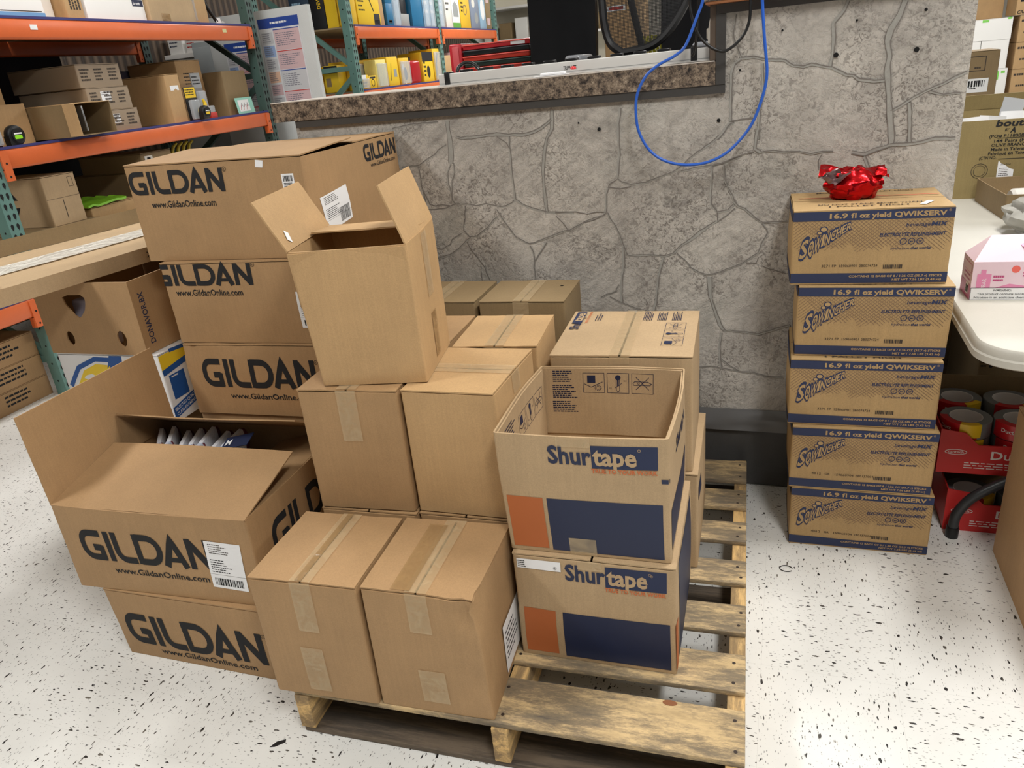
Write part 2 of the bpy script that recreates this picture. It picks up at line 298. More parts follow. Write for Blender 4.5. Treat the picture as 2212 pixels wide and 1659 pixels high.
# ---------------------------------------------------------------- mesh builder
class Fr:
    def __init__(s, O, X, Y): s.O = Vector(O); s.X = Vector(X); s.Y = Vector(Y); s.N = s.X.cross(s.Y)
class MB:
    def __init__(s): s.v = []; s.f = []; s.m = []; s.mats = []; s.sm = []
    def mi(s, m):
        if m not in s.mats: s.mats.append(m)
        return s.mats.index(m)
    def add(s, V, F, m, smooth=False):
        o = len(s.v); s.v += [tuple(v) for v in V]; k = s.mi(m)
        for q in F: s.f.append(tuple(o + i for i in q)); s.m.append(k); s.sm.append(smooth)
        return s
    def deco(s, fr, sh, m, layer=1, lift=.0003, base=0.0):
        return s.add([fr.O + fr.X * a + fr.Y * b + fr.N * (base + lift * layer) for a, b in sh[0]], sh[1], m)
    def box(s, a, b, m, M=None):
        x0, y0, z0 = a; x1, y1, z1 = b
        V = [Vector(p) for p in ((x0, y0, z0), (x1, y0, z0), (x1, y1, z0), (x0, y1, z0), (x0, y0, z1), (x1, y0, z1), (x1, y1, z1), (x0, y1, z1))]
        if M: V = [M @ v for v in V]
        return s.add(V, [(0, 3, 2, 1), (4, 5, 6, 7), (0, 1, 5, 4), (1, 2, 6, 5), (2, 3, 7, 6), (3, 0, 4, 7)], m)
    def rbox(s, a, b, m, r=.004, n=3, M=None):
        """box with rounded edges all round"""
        bm = bmesh.new(); bmesh.ops.create_cube(bm, size=1)
        for v in bm.verts: v.co = Vector([(a[i] + b[i]) / 2 + v.co[i] * (b[i] - a[i]) for i in range(3)])
        bmesh.ops.bevel(bm, geom=bm.edges[:], offset=r, segments=n, profile=.5, affect='EDGES')
        V = [M @ v.co if M else v.co.copy() for v in bm.verts]; s.add(V, [tuple(v.index for v in f.verts) for f in bm.faces], m, True); bm.free(); return s
    def slab(s, P, th, m, nx=6, ny=4, f=None):
        """thick sheet between four corners P (a, b, c, d in order); f bends it"""
        a, b, c, d = (Vector(p) for p in P); N = (b - a).cross(d - a).normalized(); V = []
        for k in (0, 1):
            for j in range(ny + 1):
                for i in range(nx + 1):
                    u, w = i / nx, j / ny; p = (a * (1 - u) + b * u) * (1 - w) + (d * (1 - u) + c * u) * w - N * th * k
                    if f: p = f(p, u, w, N)
                    V.append(p)
        n = (nx + 1) * (ny + 1); I = lambda k, i, j: k * n + j * (nx + 1) + i; F = []
        for j in range(ny):
            for i in range(nx):
                F.append((I(0, i, j), I(0, i + 1, j), I(0, i + 1, j + 1), I(0, i, j + 1))); F.append((I(1, i, j), I(1, i, j + 1), I(1, i + 1, j + 1), I(1, i + 1, j)))
        for i in range(nx): F += [(I(0, i, 0), I(1, i, 0), I(1, i + 1, 0), I(0, i + 1, 0)), (I(0, i, ny), I(0, i + 1, ny), I(1, i + 1, ny), I(1, i, ny))]
        for j in range(ny): F += [(I(0, 0, j), I(0, 0, j + 1), I(1, 0, j + 1), I(1, 0, j)), (I(0, nx, j), I(1, nx, j), I(1, nx, j + 1), I(0, nx, j + 1))]
        return s.add(V, F, m, True)
    def tube(s, pts, r, m, n=10, closed=False, rx=None):
        pts = [Vector(p) for p in pts]; N = len(pts); V, F = [], []; up = None
        rs = r if isinstance(r, (list, tuple)) else [r] * N
        for i, p in enumerate(pts):
            t = (pts[min(i + 1, N - 1)] - pts[max(i - 1, 0)]).normalized() if not closed else (pts[(i + 1) % N] - pts[i - 1]).normalized()
            if up is None: up = Vector((0, 0, 1)) if abs(t.z) < .9 else Vector((1, 0, 0))
            a = t.cross(up).normalized(); b = a.cross(t).normalized(); up = b
            for k in range(n):
                an = 2 * math.pi * k / n; V.append(p + a * math.cos(an) * rs[i] * (rx or 1) + b * math.sin(an) * rs[i])
        for i in range(N - (0 if closed else 1)):
            j = (i + 1) % N
            for k in range(n): F.append((i * n + k, i * n + (k + 1) % n, j * n + (k + 1) % n, j * n + k))
        if not closed: F += [tuple(range(n))[::-1], tuple((N - 1) * n + k for k in range(n))]
        return s.add(V, F, m, True)
    def lathe(s, prof, m, c=(0, 0, 0), n=24, M=None, cap=True):
        V, F = [], []
        for r, z in prof:
            for k in range(n):
                a = 2 * math.pi * k / n; p = Vector((c[0] + r * math.cos(a), c[1] + r * math.sin(a), c[2] + z)); V.append(M @ p if M else p)
        for i in range(len(prof) - 1):
            for k in range(n): F.append((i * n + k, i * n + (k + 1) % n, (i + 1) * n + (k + 1) % n, (i + 1) * n + k))
        if cap: F += [tuple(range(n))[::-1], tuple((len(prof) - 1) * n + k for k in range(n))]
        return s.add(V, F, m, True)
    def warp(s, f): s.v = [tuple(f(Vector(v))) for v in s.v]; return s
    def build(s, name, parent=None, loc=None, rz=0, **tags):
        me = bpy.data.meshes.new(name); me.from_pydata(s.v, [], s.f); ob = bpy.data.objects.new(name, me); C.objects.link(ob)
        for m in s.mats: me.materials.append(m)
        me.polygons.foreach_set('material_index', s.m); me.polygons.foreach_set('use_smooth', s.sm)
        if any(s.sm): me.set_sharp_from_angle(angle=math.radians(38))
        me.update()
        if parent: ob.parent = parent
        if loc: ob.location = loc
        ob.rotation_euler[2] = rz
        tag(ob, **tags); return ob
def tag(o, label=None, cat=None, group=None, kind=None):
    for k, v in (('label', label), ('category', cat), ('group', group), ('kind', kind)):
        if v: o[k] = v
    return o
def thing(name, loc, rz=0, label=None, cat=None, group=None, rx=0, ry=0):
    o = bpy.data.objects.new(name, None); C.objects.link(o); o.empty_display_size = .05; o.location = loc; o.rotation_euler = (rx, ry, rz)
    return tag(o, label, cat, group)

# ---------------------------------------------------------------- cartons
class Carton:
    """local frame: x 0..w to the right along the front, y 0..d away from it, z 0..h up"""
    def __init__(s, name, loc, yaw, w, d, h, label, cat='box', group=None, mat=None, t=.004, closed=True, bulge=.002, warp=None, tilt=(0, 0), res=(10, 7), dents=()):
        s.w, s.d, s.h, s.t, s.mat, s.closed, s.bulge, s.wp = w, d, h, t, mat or KR, closed, bulge, warp or {}; s.dents = dents
        s.root = thing(name, loc, yaw, label, cat, group, *tilt)
        s.mb = MB(); s.seed = random.random() * 50; top = h - t - .0018 if closed else h
        def loop(ins):
            r = .006; x0, y0, x1, y1 = ins, ins, w - ins, d - ins; r = max(.001, r - ins); P = []
            def side(a, b, n=res[0]): return [(a[0] + (b[0] - a[0]) * i / n, a[1] + (b[1] - a[1]) * i / n) for i in range(n)]
            cs = [(x1 - r, y0 + r, -90), (x1 - r, y1 - r, 0), (x0 + r, y1 - r, 90), (x0 + r, y0 + r, 180)]
            st = [((x0 + r, y0), (x1 - r, y0)), ((x1, y0 + r), (x1, y1 - r)), ((x1 - r, y1), (x0 + r, y1)), ((x0, y1 - r), (x0, y0 + r))]
            for (a, b), (cx, cy, an) in zip(st, cs): P += side(a, b) + arc(cx, cy, r, an, an + 90, 3)[:-1] if False else side(a, b) + arc(cx, cy, r, an, an + 60, 2)
            return P
        o = loop(0); i_ = loop(t); N = len(o); Z = res[1]; V = []
        for P in (o, i_):
            for k in range(Z): V += [(x, y, (t if P is i_ else 0) + (top - (t if P is i_ else 0)) * k / (Z - 1)) for x, y in P]
        F = []
        for k in range(Z - 1):
            for a in range(N):
                b = (a + 1) % N; F.append((k * N + a, k * N + b, (k + 1) * N + b, (k + 1) * N + a)); q = Z * N; F.append((q + k * N + a, q + (k + 1) * N + a, q + (k + 1) * N + b, q + k * N + b))
        for a in range(N): b = (a + 1) % N; F.append(((Z - 1) * N + a, (Z - 1) * N + b, (2 * Z - 1) * N + b, (2 * Z - 1) * N + a))
        F += [tuple(range(N))[::-1], tuple(Z * N + a for a in range(N))]
        s.mb.add(V, F, s.mat, True)
    def fr(s, f):
        w, d, h, t = s.w, s.d, s.h, s.t
        return {'F': Fr((0, 0, 0), (1, 0, 0), (0, 0, 1)), 'R': Fr((w, 0, 0), (0, 1, 0), (0, 0, 1)), 'L': Fr((0, d, 0), (0, -1, 0), (0, 0, 1)), 'T': Fr((0, 0, h), (1, 0, 0), (0, 1, 0)),
                'Bi': Fr((0, d - t, 0), (1, 0, 0), (0, 0, 1)), 'Li': Fr((t, 0, 0), (0, 1, 0), (0, 0, 1))}[f]
    def f(s, p):
        w, d, h = s.w, s.d, s.h; u = min(1, max(0, p[0] / w)); v = min(1, max(0, p[1] / d)); z = min(1, max(0, p[2] / h)); A = s.bulge
        su, sv, sz = math.sin(math.pi * u), math.sin(math.pi * v), math.sin(math.pi * min(1, z * (.5 if not s.closed else 1)))
        q = Vector(p); n1 = noise.noise(Vector((u * 2.1 + s.seed, v * 2.3, z * 2.2)))
        q.x += (u - .5) * 2 * sv * sz * A * 1.4 + n1 * A * sz * .6; q.y += (v - .5) * 2 * su * sz * A * 1.4 + n1 * A * sz * .6; 
        if s.closed: q.z += (z > .5) * (z - .5) * 2 * su * sv * A * .15
        for c, r, dep in s.dents:   # crushed spots: (centre, radius, inward push)
            c = Vector(c); l = (Vector(p) - c).length
            if l < r:
                k = (1 - l / r) ** 1.5; inn = (Vector((w / 2, d / 2, h / 2)) - c).normalized()
                q += inn * dep * k + Vector((noise.noise(c + Vector(p) * 38), noise.noise(c * 2 + Vector(p) * 38), 0)) * dep * .9 * k
        for k, o in s.wp.items():
            a = u if k[1] == 'R' else 1 - u; b = v if k[0] == 'B' else 1 - v; c = z if k[2] == 'T' else 1 - z
            q += Vector(o) * (a * b * c)
        return q
    def deco(s, f, sh, m, layer=1): s.mb.deco(s.fr(f), sh, m, layer, .0002, .0007 if s.bulge else .0002); return s
    def strip(s, f, sh, m, name='tape', label=None, layer=2, lift=.0004):
        b = MB().deco(s.fr(f), sh, m, layer, lift, .0009).warp(s.f); o = b.build(name, s.root)
        so = o.modifiers.new('thick', 'SOLIDIFY'); so.thickness = .0003; so.offset = 1
        if label: o['label'] = label
        return o
    def flap(s, side, L, ang=0.0, mat=None, bow=0.0, shrink=.003, ph=0, deco=None, drop=0.0, curl=0.0, name='flap', inside=None):
        w, d, h = s.w, s.d, s.h; g = .0015
        c = {'F': ((0, 0), (w, 0), (0, 1)), 'B': ((w, d), (0, d), (0, -1)), 'L': ((0, d), (0, 0), (1, 0)), 'R': ((w, 0), (w, d), (-1, 0))}[side]
        a = Vector((*c[0], h - drop)); b = Vector((*c[1], h - drop)); inn = Vector((*c[2], 0)); t = (b - a).normalized()
        if s.closed: a, b = a, b
        else: a, b = s.f(a), s.f(b)
        dr = inn * math.cos(ang) + Vector((0, 0, 1)) * math.sin(ang)
        P = [a + t * g, b - t * g, b - t * shrink + dr * L, a + t * shrink + dr * L]
        def bend(p, u, v, N): return p + N * (bow * math.sin(math.pi * v * .5) * math.sin(math.pi * u) + curl * v * v + .0012 * noise.noise(Vector((u * 3 + s.seed, v * 3, ph))))
        o = MB().slab(P, s.t * .9, mat or s.mat, 10, 6, bend)
        if deco:
            X = (P[1] - P[0]).normalized(); Y = (P[3] - P[0]).normalized(); fr = Fr(P[0], X, Y)
            for sh, m in deco: o.deco(fr, sh, m, 2)
        if inside:
            X = (P[1] - P[0]).normalized(); Y = (P[3] - P[0]).normalized(); fr = Fr(P[1] - X.cross(Y) * (s.t * .9 + .0015), -X, Y)
            for sh, m in inside: o.deco(fr, sh, m, 2)
        if s.closed: o.warp(s.f)
        return o.build(name, s.root)
    def close(s, seam='x', tape=True, down=.08, tm=None, gap=.0026, tw=.05, body='carton_body', edge=.0):
        w, d, h = s.w, s.d, s.h; s.mb.warp(s.f).build(body, s.root); L = (d if seam == 'x' else w) / 2 - gap
        s.flap('F' if seam == 'x' else 'L', L, edge); s.flap('B' if seam == 'x' else 'R', L, 0, ph=3)
        if tape:
            c = (d if seam == 'x' else w) / 2
            if seam == 'x':
                s.strip('T', rect(.002, c - tw / 2, w - .002, c + tw / 2, .04), tm or TAPE)
                if down: s.strip('R', rect(c - tw / 2, h - down, c + tw / 2, h, .04), tm or TAPE)
            else:
                s.strip('T', rect(c - tw / 2, .002, c + tw / 2, d - .002, .04), tm or TAPE)
                if down: s.strip('F', rect(c - tw / 2, h - down, c + tw / 2, h, .04), tm or TAPE)
        return s
    def body(s, name='carton_body'): s.mb.warp(s.f).build(name, s.root); return s

# ---------------------------------------------------------------- the setting
MB().box((-9, -5, -.1), (9, 22, 0), floor_mat()).build('floor', kind='structure')
MB().box((-9, -5, CEIL), (9, 22, CEIL + .1), pm('ceiling_white', (226, 224, 218), .9)).build('ceiling', kind='structure')
MB().box((-5.5, -5, 0), (-5.4, 20.5, CEIL), ribs_mat('corrugated_brown', (66, 54, 46), (112, 94, 78), 3.6)).build('wall_left', kind='structure')
MB().box((-5.4, 20.4, 0), (9, 20.5, CEIL), mottled('painted_wall', (206, 200, 190), .04, 2, bump=0)).build('wall_back', kind='structure')
LE = pm('lamp_diffuser', (255, 250, 240), .4, emit=5)
for lx, ly, e in LAMPS:  # one fixture per lamp, the added fill at right included
    t = thing('ceiling_light', (lx, ly, CEIL - .09), 0, 'white rectangular ceiling light above the shop floor', 'ceiling light', 'ceiling lights')
    MB().rbox((-.29, -.62, .0), (.29, .62, .09), ALU, .006).build('housing', t); MB().box((-.26, -.59, -.012), (.26, .59, -.001), LE).build('diffuser', t)

# counter clad in flagstone panel; y = 2.4 is its face
WYF = 2.4
cnt = thing('stone_clad_counter', (0, WYF, 0), 0, 'grey flagstone panelled service counter with brown granite laminate ledge', 'counter')
st = MB(); SM = stone_mat(); MORT = mottled('mortar', (158, 156, 149), .08, 30, bump=.2); JL = pm('joint_outline', (122, 116, 110), .9)  # JL: thin dark outline along the mortar joints
st.box((-1.64, 0, .2), (-.19, .09, 1.30), SM).box((-.19, 0, .2), (.448, .09, 1.525), SM)
wf = Fr((0, 0, 0), (1, 0, 0), (0, 0, 1))
JOINTS=[(18.5,[(-1054,1313),(-1056,1268),(-1053,1215),(-1056,1172),(-1061,1145)]),(5.5,[(-1245,1142),(-1180,1143),(-1145,1163),(-1112,1178),(-1097,1192),(-1068,1205)]),(6.2,[(-1061,1145),(-1077,1118),(-1081,1079),(-1074,1051),(-1073,1022),(-1064,1008)]),(4.3,[(-1051,1147),(-1052,1117),(-1065,1090),(-1073,1022)]),(4.3,[(-1184,1140),(-1181,1098),(-1183,1075),(-1171,1041),(-1159,1011),(-1137,1005),(-1111,1008),(-1080,1003),(-1064,1008),(-1023,1008),(-981,1001),(-949,1007),(-899,994),(-878,996),(-853,1007),(-846,1014)]),(4.3,[(-1178,1055),(-1174,1020),(-1174,994),(-1139,993),(-1100,996),(-1080,1003)]),(4.9,[(-1260,1270),(-1177,1279),(-1088,1280),(-1068,1310)]),(9.2,[(-1031,1230),(-1014,1224),(-978,1224),(-936,1226),(-886,1229),(-843,1223),(-797,1221),(-757,1228),(-731,1239),(-710,1252),(-697,1262)]),(6.8,[(-845,1220),(-847,1181),(-846,1150),(-847,1096),(-844,1061),(-844,1017),(-824,1002),(-784,984),(-733,970),(-687,968),(-643,967)]),(2.5,[(-887,1220),(-857,1200),(-847,1181)]),(11.1,[(-662,1310),(-681,1308),(-694,1289),(-698,1234),(-717,1207),(-729,1164),(-737,1117),(-739,1064),(-738,1010),(-735,971)]),(3.1,[(-1027,1004),(-1036,947)]),(3.1,[(-681,1310),(-646,1310),(-598,1310),(-587,1315)]),(3.1,[(-506,1316),(-486,1306)]),(3.1,[(-470,1311),(-432,1303),(-394,1309),(-352,1311),(-296,1310),(-252,1316)]),(8.6,[(-478,1309),(-481,1263),(-487,1235),(-488,1180),(-487,1140),(-492,1102),(-496,1071)]),(4.9,[(-496,1069),(-482,1057),(-453,1048),(-406,1052),(-374,1063),(-323,1080),(-297,1095),(-272,1118),(-247,1136),(-210,1158),(-179,1183),(-156,1207),(-142,1213)]),(3.1,[(-496,1069),(-523,1054),(-527,1042),(-486,1037),(-453,1042)]),(8.0,[(-527,1042),(-535,1023),(-536,981),(-541,960)]),(3.7,[(-707,968),(-638,968),(-599,959),(-571,965),(-540,964)]),(3.7,[(-541,960),(-575,944),(-612,935)]),(5.5,[(-297,1081),(-247,1090),(-215,1093),(-178,1098),(-144,1109),(-123,1115)]),(8.6,[(-157,1322),(-154,1276),(-155,1219)]),(6.2,[(-207,1093),(-205,1065),(-209,1015),(-208,977),(-189,953),(-156,958),(-139,975)]),(3.1,[(-189,953),(-188,928)]),(4.3,[(-137,965),(-159,945),(-188,925)]),(4.9,[(-1035,959),(-1043,919),(-1024,895),(-993,897),(-952,925),(-924,953),(-911,961)]),(4.9,[(-912,984),(-891,946),(-868,911),(-852,888),(-808,867),(-787,869),(-736,887),(-679,907),(-661,908),(-603,938),(-549,953)]),(3.7,[(-707,958),(-683,932),(-667,908)]),(4.3,[(-1157,858),(-1133,853),(-1098,869),(-1089,887),(-1051,907)]),(5.5,[(-1154,819),(-1103,833),(-1068,854),(-1035,882),(-1018,892)]),(3.7,[(-1036,877),(-1024,850),(-994,808),(-980,787),(-976,768),(-964,735)]),(3.7,[(-994,790),(-996,762),(-996,735)]),(4.9,[(-806,861),(-796,838),(-794,809),(-798,785),(-795,743)]),(4.3,[(-746,871),(-766,843),(-793,808)]),(5.2,[(-533,964),(-526,944),(-509,921),(-496,889),(-486,857),(-475,825),(-467,820),(-395,822),(-352,817),(-321,827)]),(8.4,[(-321,827),(-299,851),(-261,875),(-239,894),(-189,926)]),(8.4,[(-486,851),(-485,792),(-492,756),(-497,702),(-497,662)]),(4.5,[(-565,677),(-546,689),(-515,699),(-502,723)]),(4.5,[(-537,680),(-497,660),(-446,638),(-396,627)]),(8.4,[(-355,814),(-366,776),(-374,732),(-381,672),(-390,632)]),(4.5,[(-313,825),(-283,799),(-269,778),(-239,761),(-211,755),(-179,763),(-110,791),(-63,824),(-49,862),(-37,887),(-40,897),(-54,917)]),(4.5,[(-140,981),(-129,970),(-109,961),(-82,936),(-54,917),(-11,918),(17,920)]),(14.9,[(-210,749),(-208,717),(-205,679)]),(11.6,[(-205,679),(-191,634),(-176,589),(-159,566)]),(3.9,[(-99,791),(-68,792),(-60,810)]),(3.9,[(-52,782),(-15,768),(19,757)]),(6.0,[(-168,568),(-92,563),(-56,556),(0,577),(40,590)]),(7.8,[(-171,560),(-176,506),(-174,468),(-170,435)]),(4.3,[(-277,473),(-260,453),(-244,434),(-202,440),(-168,433),(-104,423),(-70,422),(-15,409),(27,407)]),(4.3,[(-172,468),(-149,448),(-111,424)]),(12.9,[(-242,428),(-244,349),(-246,292)]),(4.3,[(-144,1500),(-151,1457),(-147,1430),(-137,1408),(-128,1387)]),(6.2,[(-128,1385),(-93,1386),(-59,1375),(-10,1369),(13,1353),(39,1348),(60,1353),(95,1343),(113,1339)]),(8.6,[(143,1503),(134,1480),(109,1451),(113,1405),(111,1363),(108,1344)]),(6.8,[(113,1339),(152,1317),(169,1315),(183,1303),(221,1295),(248,1296)]),(8.0,[(-128,1385),(-145,1374),(-154,1348),(-154,1298),(-154,1218)]),(8.0,[(-154,1215),(-170,1195),(-191,1171)]),(3.7,[(-152,1218),(-125,1220),(-91,1221)]),(8.0,[(-70,1367),(-65,1291),(-75,1240),(-75,1163)]),(16.4,[(280,1488),(270,1455),(252,1422),(246,1393),(255,1356),(252,1329),(258,1284),(263,1243),(268,1214),(275,1170),(279,1128)]),(6.6,[(271,1214),(305,1234),(325,1247),(361,1264),(404,1282),(445,1301)]),(10.7,[(314,1233),(321,1181),(325,1128)]),(4.9,[(361,1258),(394,1247),(423,1250),(447,1241)]),(9.0,[(276,1125),(321,1125),(359,1129),(386,1136),(448,1133)]),(10.7,[(276,1125),(232,1112),(213,1104),(180,1112)]),(7.4,[(213,1098),(224,1073),(232,1048)]),(2.5,[(-203,1094),(-174,1099),(-143,1112),(-115,1121),(-86,1127)]),(10.0,[(-77,1190),(-81,1162),(-83,1136),(-66,1125)]),(4.4,[(-66,1125),(-28,1127),(-3,1122),(42,1120),(72,1112),(101,1117),(131,1116)]),(2.8,[(101,1112),(92,1094),(95,1067)]),(4.8,[(-171,1096),(-169,1054),(-155,1021),(-144,1001),(-140,985),(-127,969),(-108,962),(-69,926)])]
def jline(w, pts):
    pts = [(a / 1000, b / 1000) for a, b in pts]; out = [pts[0]]
    for (ax, az), (bx, bz) in zip(pts, pts[1:]):
        n = max(1, int(math.hypot(bx - ax, bz - az) / .012))
        for i in range(1, n + 1):
            t = i / n; x, z = ax + (bx - ax) * t, az + (bz - az) * t; k = .0022 if i < n else 0
            out.append((x + k * noise.noise(Vector((x * 60, z * 60, 1))), z + k * noise.noise(Vector((x * 60, z * 60, 5)))))
    return out
for i, (w, pts) in enumerate(JOINTS):
    P = jline(w, pts); P = [(a, b) for a, b in P if a < .447 and (b < 1.29 or a > -.17)]
    if len(P) < 2: continue
    wv = w / 1000
    L, F = [], []
    for k, (a, b) in enumerate(P):
        q = P[min(k + 1, len(P) - 1)]; p = P[max(k - 1, 0)]; dx, dz = q[0] - p[0], q[1] - p[1]; l = math.hypot(dx, dz) or 1
        hw = wv * .42 * (1 + .55 * noise.noise(Vector((a * 22, b * 22, i)))); L += [(a - dz / l * hw, b + dx / l * hw), (a + dz / l * hw, b - dx / l * hw)]
        if k: F.append((2 * k - 2, 2 * k - 1, 2 * k + 1, 2 * k))
    o = .00004 * i
    if w > 4: st.deco(wf, (L, F), MORT, 1, .0004, o)
    E = [L[2 * k] for k in range(len(P))]; st.deco(wf, line(E, .0028), JL, 2, .0004, o)
    if w > 9: st.deco(wf, line([L[2 * k + 1] for k in range(len(P))], .0016), JL, 2, .0004, o)
for hx, hz, r in ((-.546, 1.222, .0055), (-.187, 1.223, .0055), (.121, 1.371, .0065), (.318, 1.366, .0065), (-.02, 1.447, .003), (.167, 1.452, .003), (.33, 1.46, .004), (-.13, 1.355, .003), (-.61, 1.245, .003)):
    st.deco(wf, disk(hx, hz, r), HOLE, 3, .0004, .003)
st.build('stone_face', cnt)
VIN = mottled('dark_cove_vinyl', (72, 71, 70), .12, 7, rough=.42, fine=.05, bump=.4)
MB().slab([(-1.64, -.012, .005), (.448, -.012, .005), (.448, -.006, .225), (-1.64, -.006, .225)], .012, VIN, 40, 4, lambda p, u, v, N: p + N * .003 * noise.noise(Vector((u * 14, v * 3, 2)))).build('cove_base', cnt)
MB().slab([(-1.64, -.022, .215), (.448, -.024, .215), (.448, -.008, .288), (-1.64, -.008, .288)], .012, pm('vinyl_lip', (104, 104, 104), .28), 60, 6, lambda p, u, v, N: p + N * (.007 * noise.noise(Vector((u * 26, v * 2.5, 7))) + .006 * math.sin(math.pi * v))).build('vinyl_lip', cnt)
GR = granite_mat(); LW = pm('ledge_lit_pale', (214, 206, 196), .35)
led = MB().box((-1.713, -.018, 1.322), (-.197, .45, 1.384), GR); led.build('ledge_top', cnt)
MB().box((-1.713, -.0185, 1.3842), (-.199, .45, 1.3872), LW).build('ledge_surface', cnt)  # pale layer: bright light on the granite ledge put into its colour
MB().box((-1.63, -.014, 1.298), (-.170, .03, 1.3215), TRIM).build('ledge_trim', cnt)
MB().box((-.1965, -.016, 1.3218), (-.170, .05, 1.5055), TRIM).build('corner_trim', cnt)
MB().box((-.213, -.012, 1.3875), (-.197, .055, 1.53), pm('brown_metal', (92, 78, 66), .45)).build('post_cover', cnt)
MB().box((-.196, -.016, 1.506), (.448, .05, 1.530), TRIM).build('top_trim', cnt)
up = MB().box((-.225, -.06, 1.5375), (.455, .45, 1.60), GR); up.build('upper_counter_top', cnt)
MB().box((-.222, -.058, 1.5305), (.453, .44, 1.5372), pm('chipboard_underside', (150, 96, 58), .8)).build('counter_underside', cnt)
MB().box((-1.62, .40, 0), (-.2, .44, 1.32), pm('counter_back', (92, 84, 76), .7)).build('back_panel', cnt)

# raised booth behind the counter
MB().box((-1.75, 2.87, 0), (.40, 5.0, .75), pm('booth_platform', (96, 90, 84), .8)).build('trim_1', kind='structure')

# ---------------------------------------------------------------- pallet
pal = thing('wooden_pallet', (-1.036, 1.063, 0), .045, 'worn wooden pallet with stained boards carrying the cartons by the counter', 'pallet')
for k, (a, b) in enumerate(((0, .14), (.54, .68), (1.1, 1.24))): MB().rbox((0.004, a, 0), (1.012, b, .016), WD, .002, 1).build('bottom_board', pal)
for x in (0, .489, .978): MB().rbox((x, -.004, .0165), (x + .038, 1.245, .1155), WY, .003, 2).build('stringer', pal)
BY = [(0, .133), (.183, .298), (.37, .472), (.557, .656), (.745, .844), (.922, 1.026), (1.082, 1.214)]
for i, (a, b) in enumerate(BY):
    bmx = MB().rbox((0 if i else .0, a, .116), (1.016, b, .1299), WX, .0025, 2)
    for x in (.019, .508, .997):
        for y in (a + .025, b - .03): bmx.deco(Fr((0, 0, .13), (1, 0, 0), (0, 1, 0)), disk(x + random.uniform(-.008, .008), y, .0042, 8), pm('nail_head', (48, 36, 28), .6), 1)
    if i == 0: bmx.deco(Fr((0, 0, .13), (1, 0, 0), (0, 1, 0)), disk(.86, .125, .016, 12, .008), pm('wood_knot', (128, 80, 48), .8), 1)
    bmx.build('deck_board', pal)

# ---------------------------------------------------------------- plain cartons stacked on the pallet
PC = 'plain brown cartons stacked on the pallet'
def plain(loc, yaw, w, d, h, label, seam='y', mat=KG, **k):
    return Carton('cardboard_box', loc, yaw, w, d, h, label, 'box', PC, mat, **{a: b for a, b in k.items() if a in ('warp', 'bulge', 'res', 'dents')}).close(seam, **{a: b for a, b in k.items() if a in ('down', 'tape', 'edge', 'tm')})
p1 = plain((-1.072, 1.054, .131), .065, .261, .265, .323, 'plain brown carton at the front left corner of the pallet, long tape down its front', down=.13, bulge=.002)
p1.strip('F', rect(.095, .02, .15, .145, .03), TAPE)
p1.strip('T', rect(.118, .004, .134, .262, .02), TAPB, layer=5)
p2 = plain((-.801, 1.076, .131), .069, .258, .265, .323, 'plain brown carton with a crushed top right corner, white paper label on its right side', down=.10, bulge=.002, res=(22, 16), dents=[((.25, .0, .29), .085, .016), ((.255, .01, .08), .10, .008)],
           warp={'FRT': (-.012, .004, -.010), 'FLB': (-.004, 0, 0), 'FRB': (.006, -.004, 0)})
p2.strip('F', rect(.105, .03, .165, .12, .03), TAPE); p2.strip('T', rect(.07, .004, .115, .24, .02), TAPB, layer=5)
lb = MB(); lb.deco(Fr((.2625, .115, .02), (0, 1, 0), (0, 0, 1)), rect(0, 0, .13, .13), WHITE, 3); lb.deco(Fr((.2625, .115, .02), (0, 1, 0), (0, 0, 1)), greek(.012, .1, .1, 6, .014, .005, 3), INK, 4)
lb.build('paper_label', p2.root)['label'] = 'white printed paper label'
plain((-1.062, 1.345, .131), .05, .258, .26, .320, 'lower plain carton in the second row of the pallet, left, mostly hidden', tape=False)
plain((-.800, 1.368, .131), .03, .24, .25, .320, 'lower plain carton in the second row of the pallet, right, mostly hidden', tape=False)
c1 = plain((-1.061, 1.346, .455), .085, .253, .262, .320, 'upper plain carton under the open box, wide pale tape down its front', down=.13)
c2 = plain((-.802, 1.375, .455), .019, .236, .272, .320, 'upper plain carton with a taped seam running left to right on its lit top', seam='x', mat=KR, down=.05,
           warp={'FRT': (-.010, 0, 0), 'FRB': (.006, 0, 0)})
plain((-.785, 1.66, .131), .06, .222, .25, .320, 'lower plain carton of the third row, hidden behind the second row', tape=False)
d1 = plain((-.790, 1.652, .453), .10, .224, .253, .322, 'plain carton in the third row, tape along the middle of its pale top', mat=KR, down=.03)
plain((-1.075, 1.65, .131), .05, .262, .25, .320, 'lower plain carton behind the left second row', tape=False)
plain((-1.075, 1.65, .453), .05, .262, .25, .320, 'plain carton half hidden behind the tall open box', mat=KG)
plain((-.864, 2.035, .131), .037, .268, .235, .320, 'lower plain carton at the wall, right', tape=False)
e2 = plain((-.864, 2.035, .453), .037, .268, .235, .322, 'plain carton at the stone wall, right of the back pair, small hole in top', mat=KD)
e2.mb = MB().deco(e2.fr('T'), disk(.225, .165, .006, 10, .004), HOLE, 4); e2.mb.warp(e2.f).build('punched_hole', e2.root)
plain((-1.146, 2.025, .131), .037, .268, .235, .320, 'lower plain carton at the wall, left', tape=False)
e1 = plain((-1.146, 2.025, .453), .037, .268, .235, .322, 'plain carton against the stone wall, left of the back pair, white fleck on its top', mat=KD)

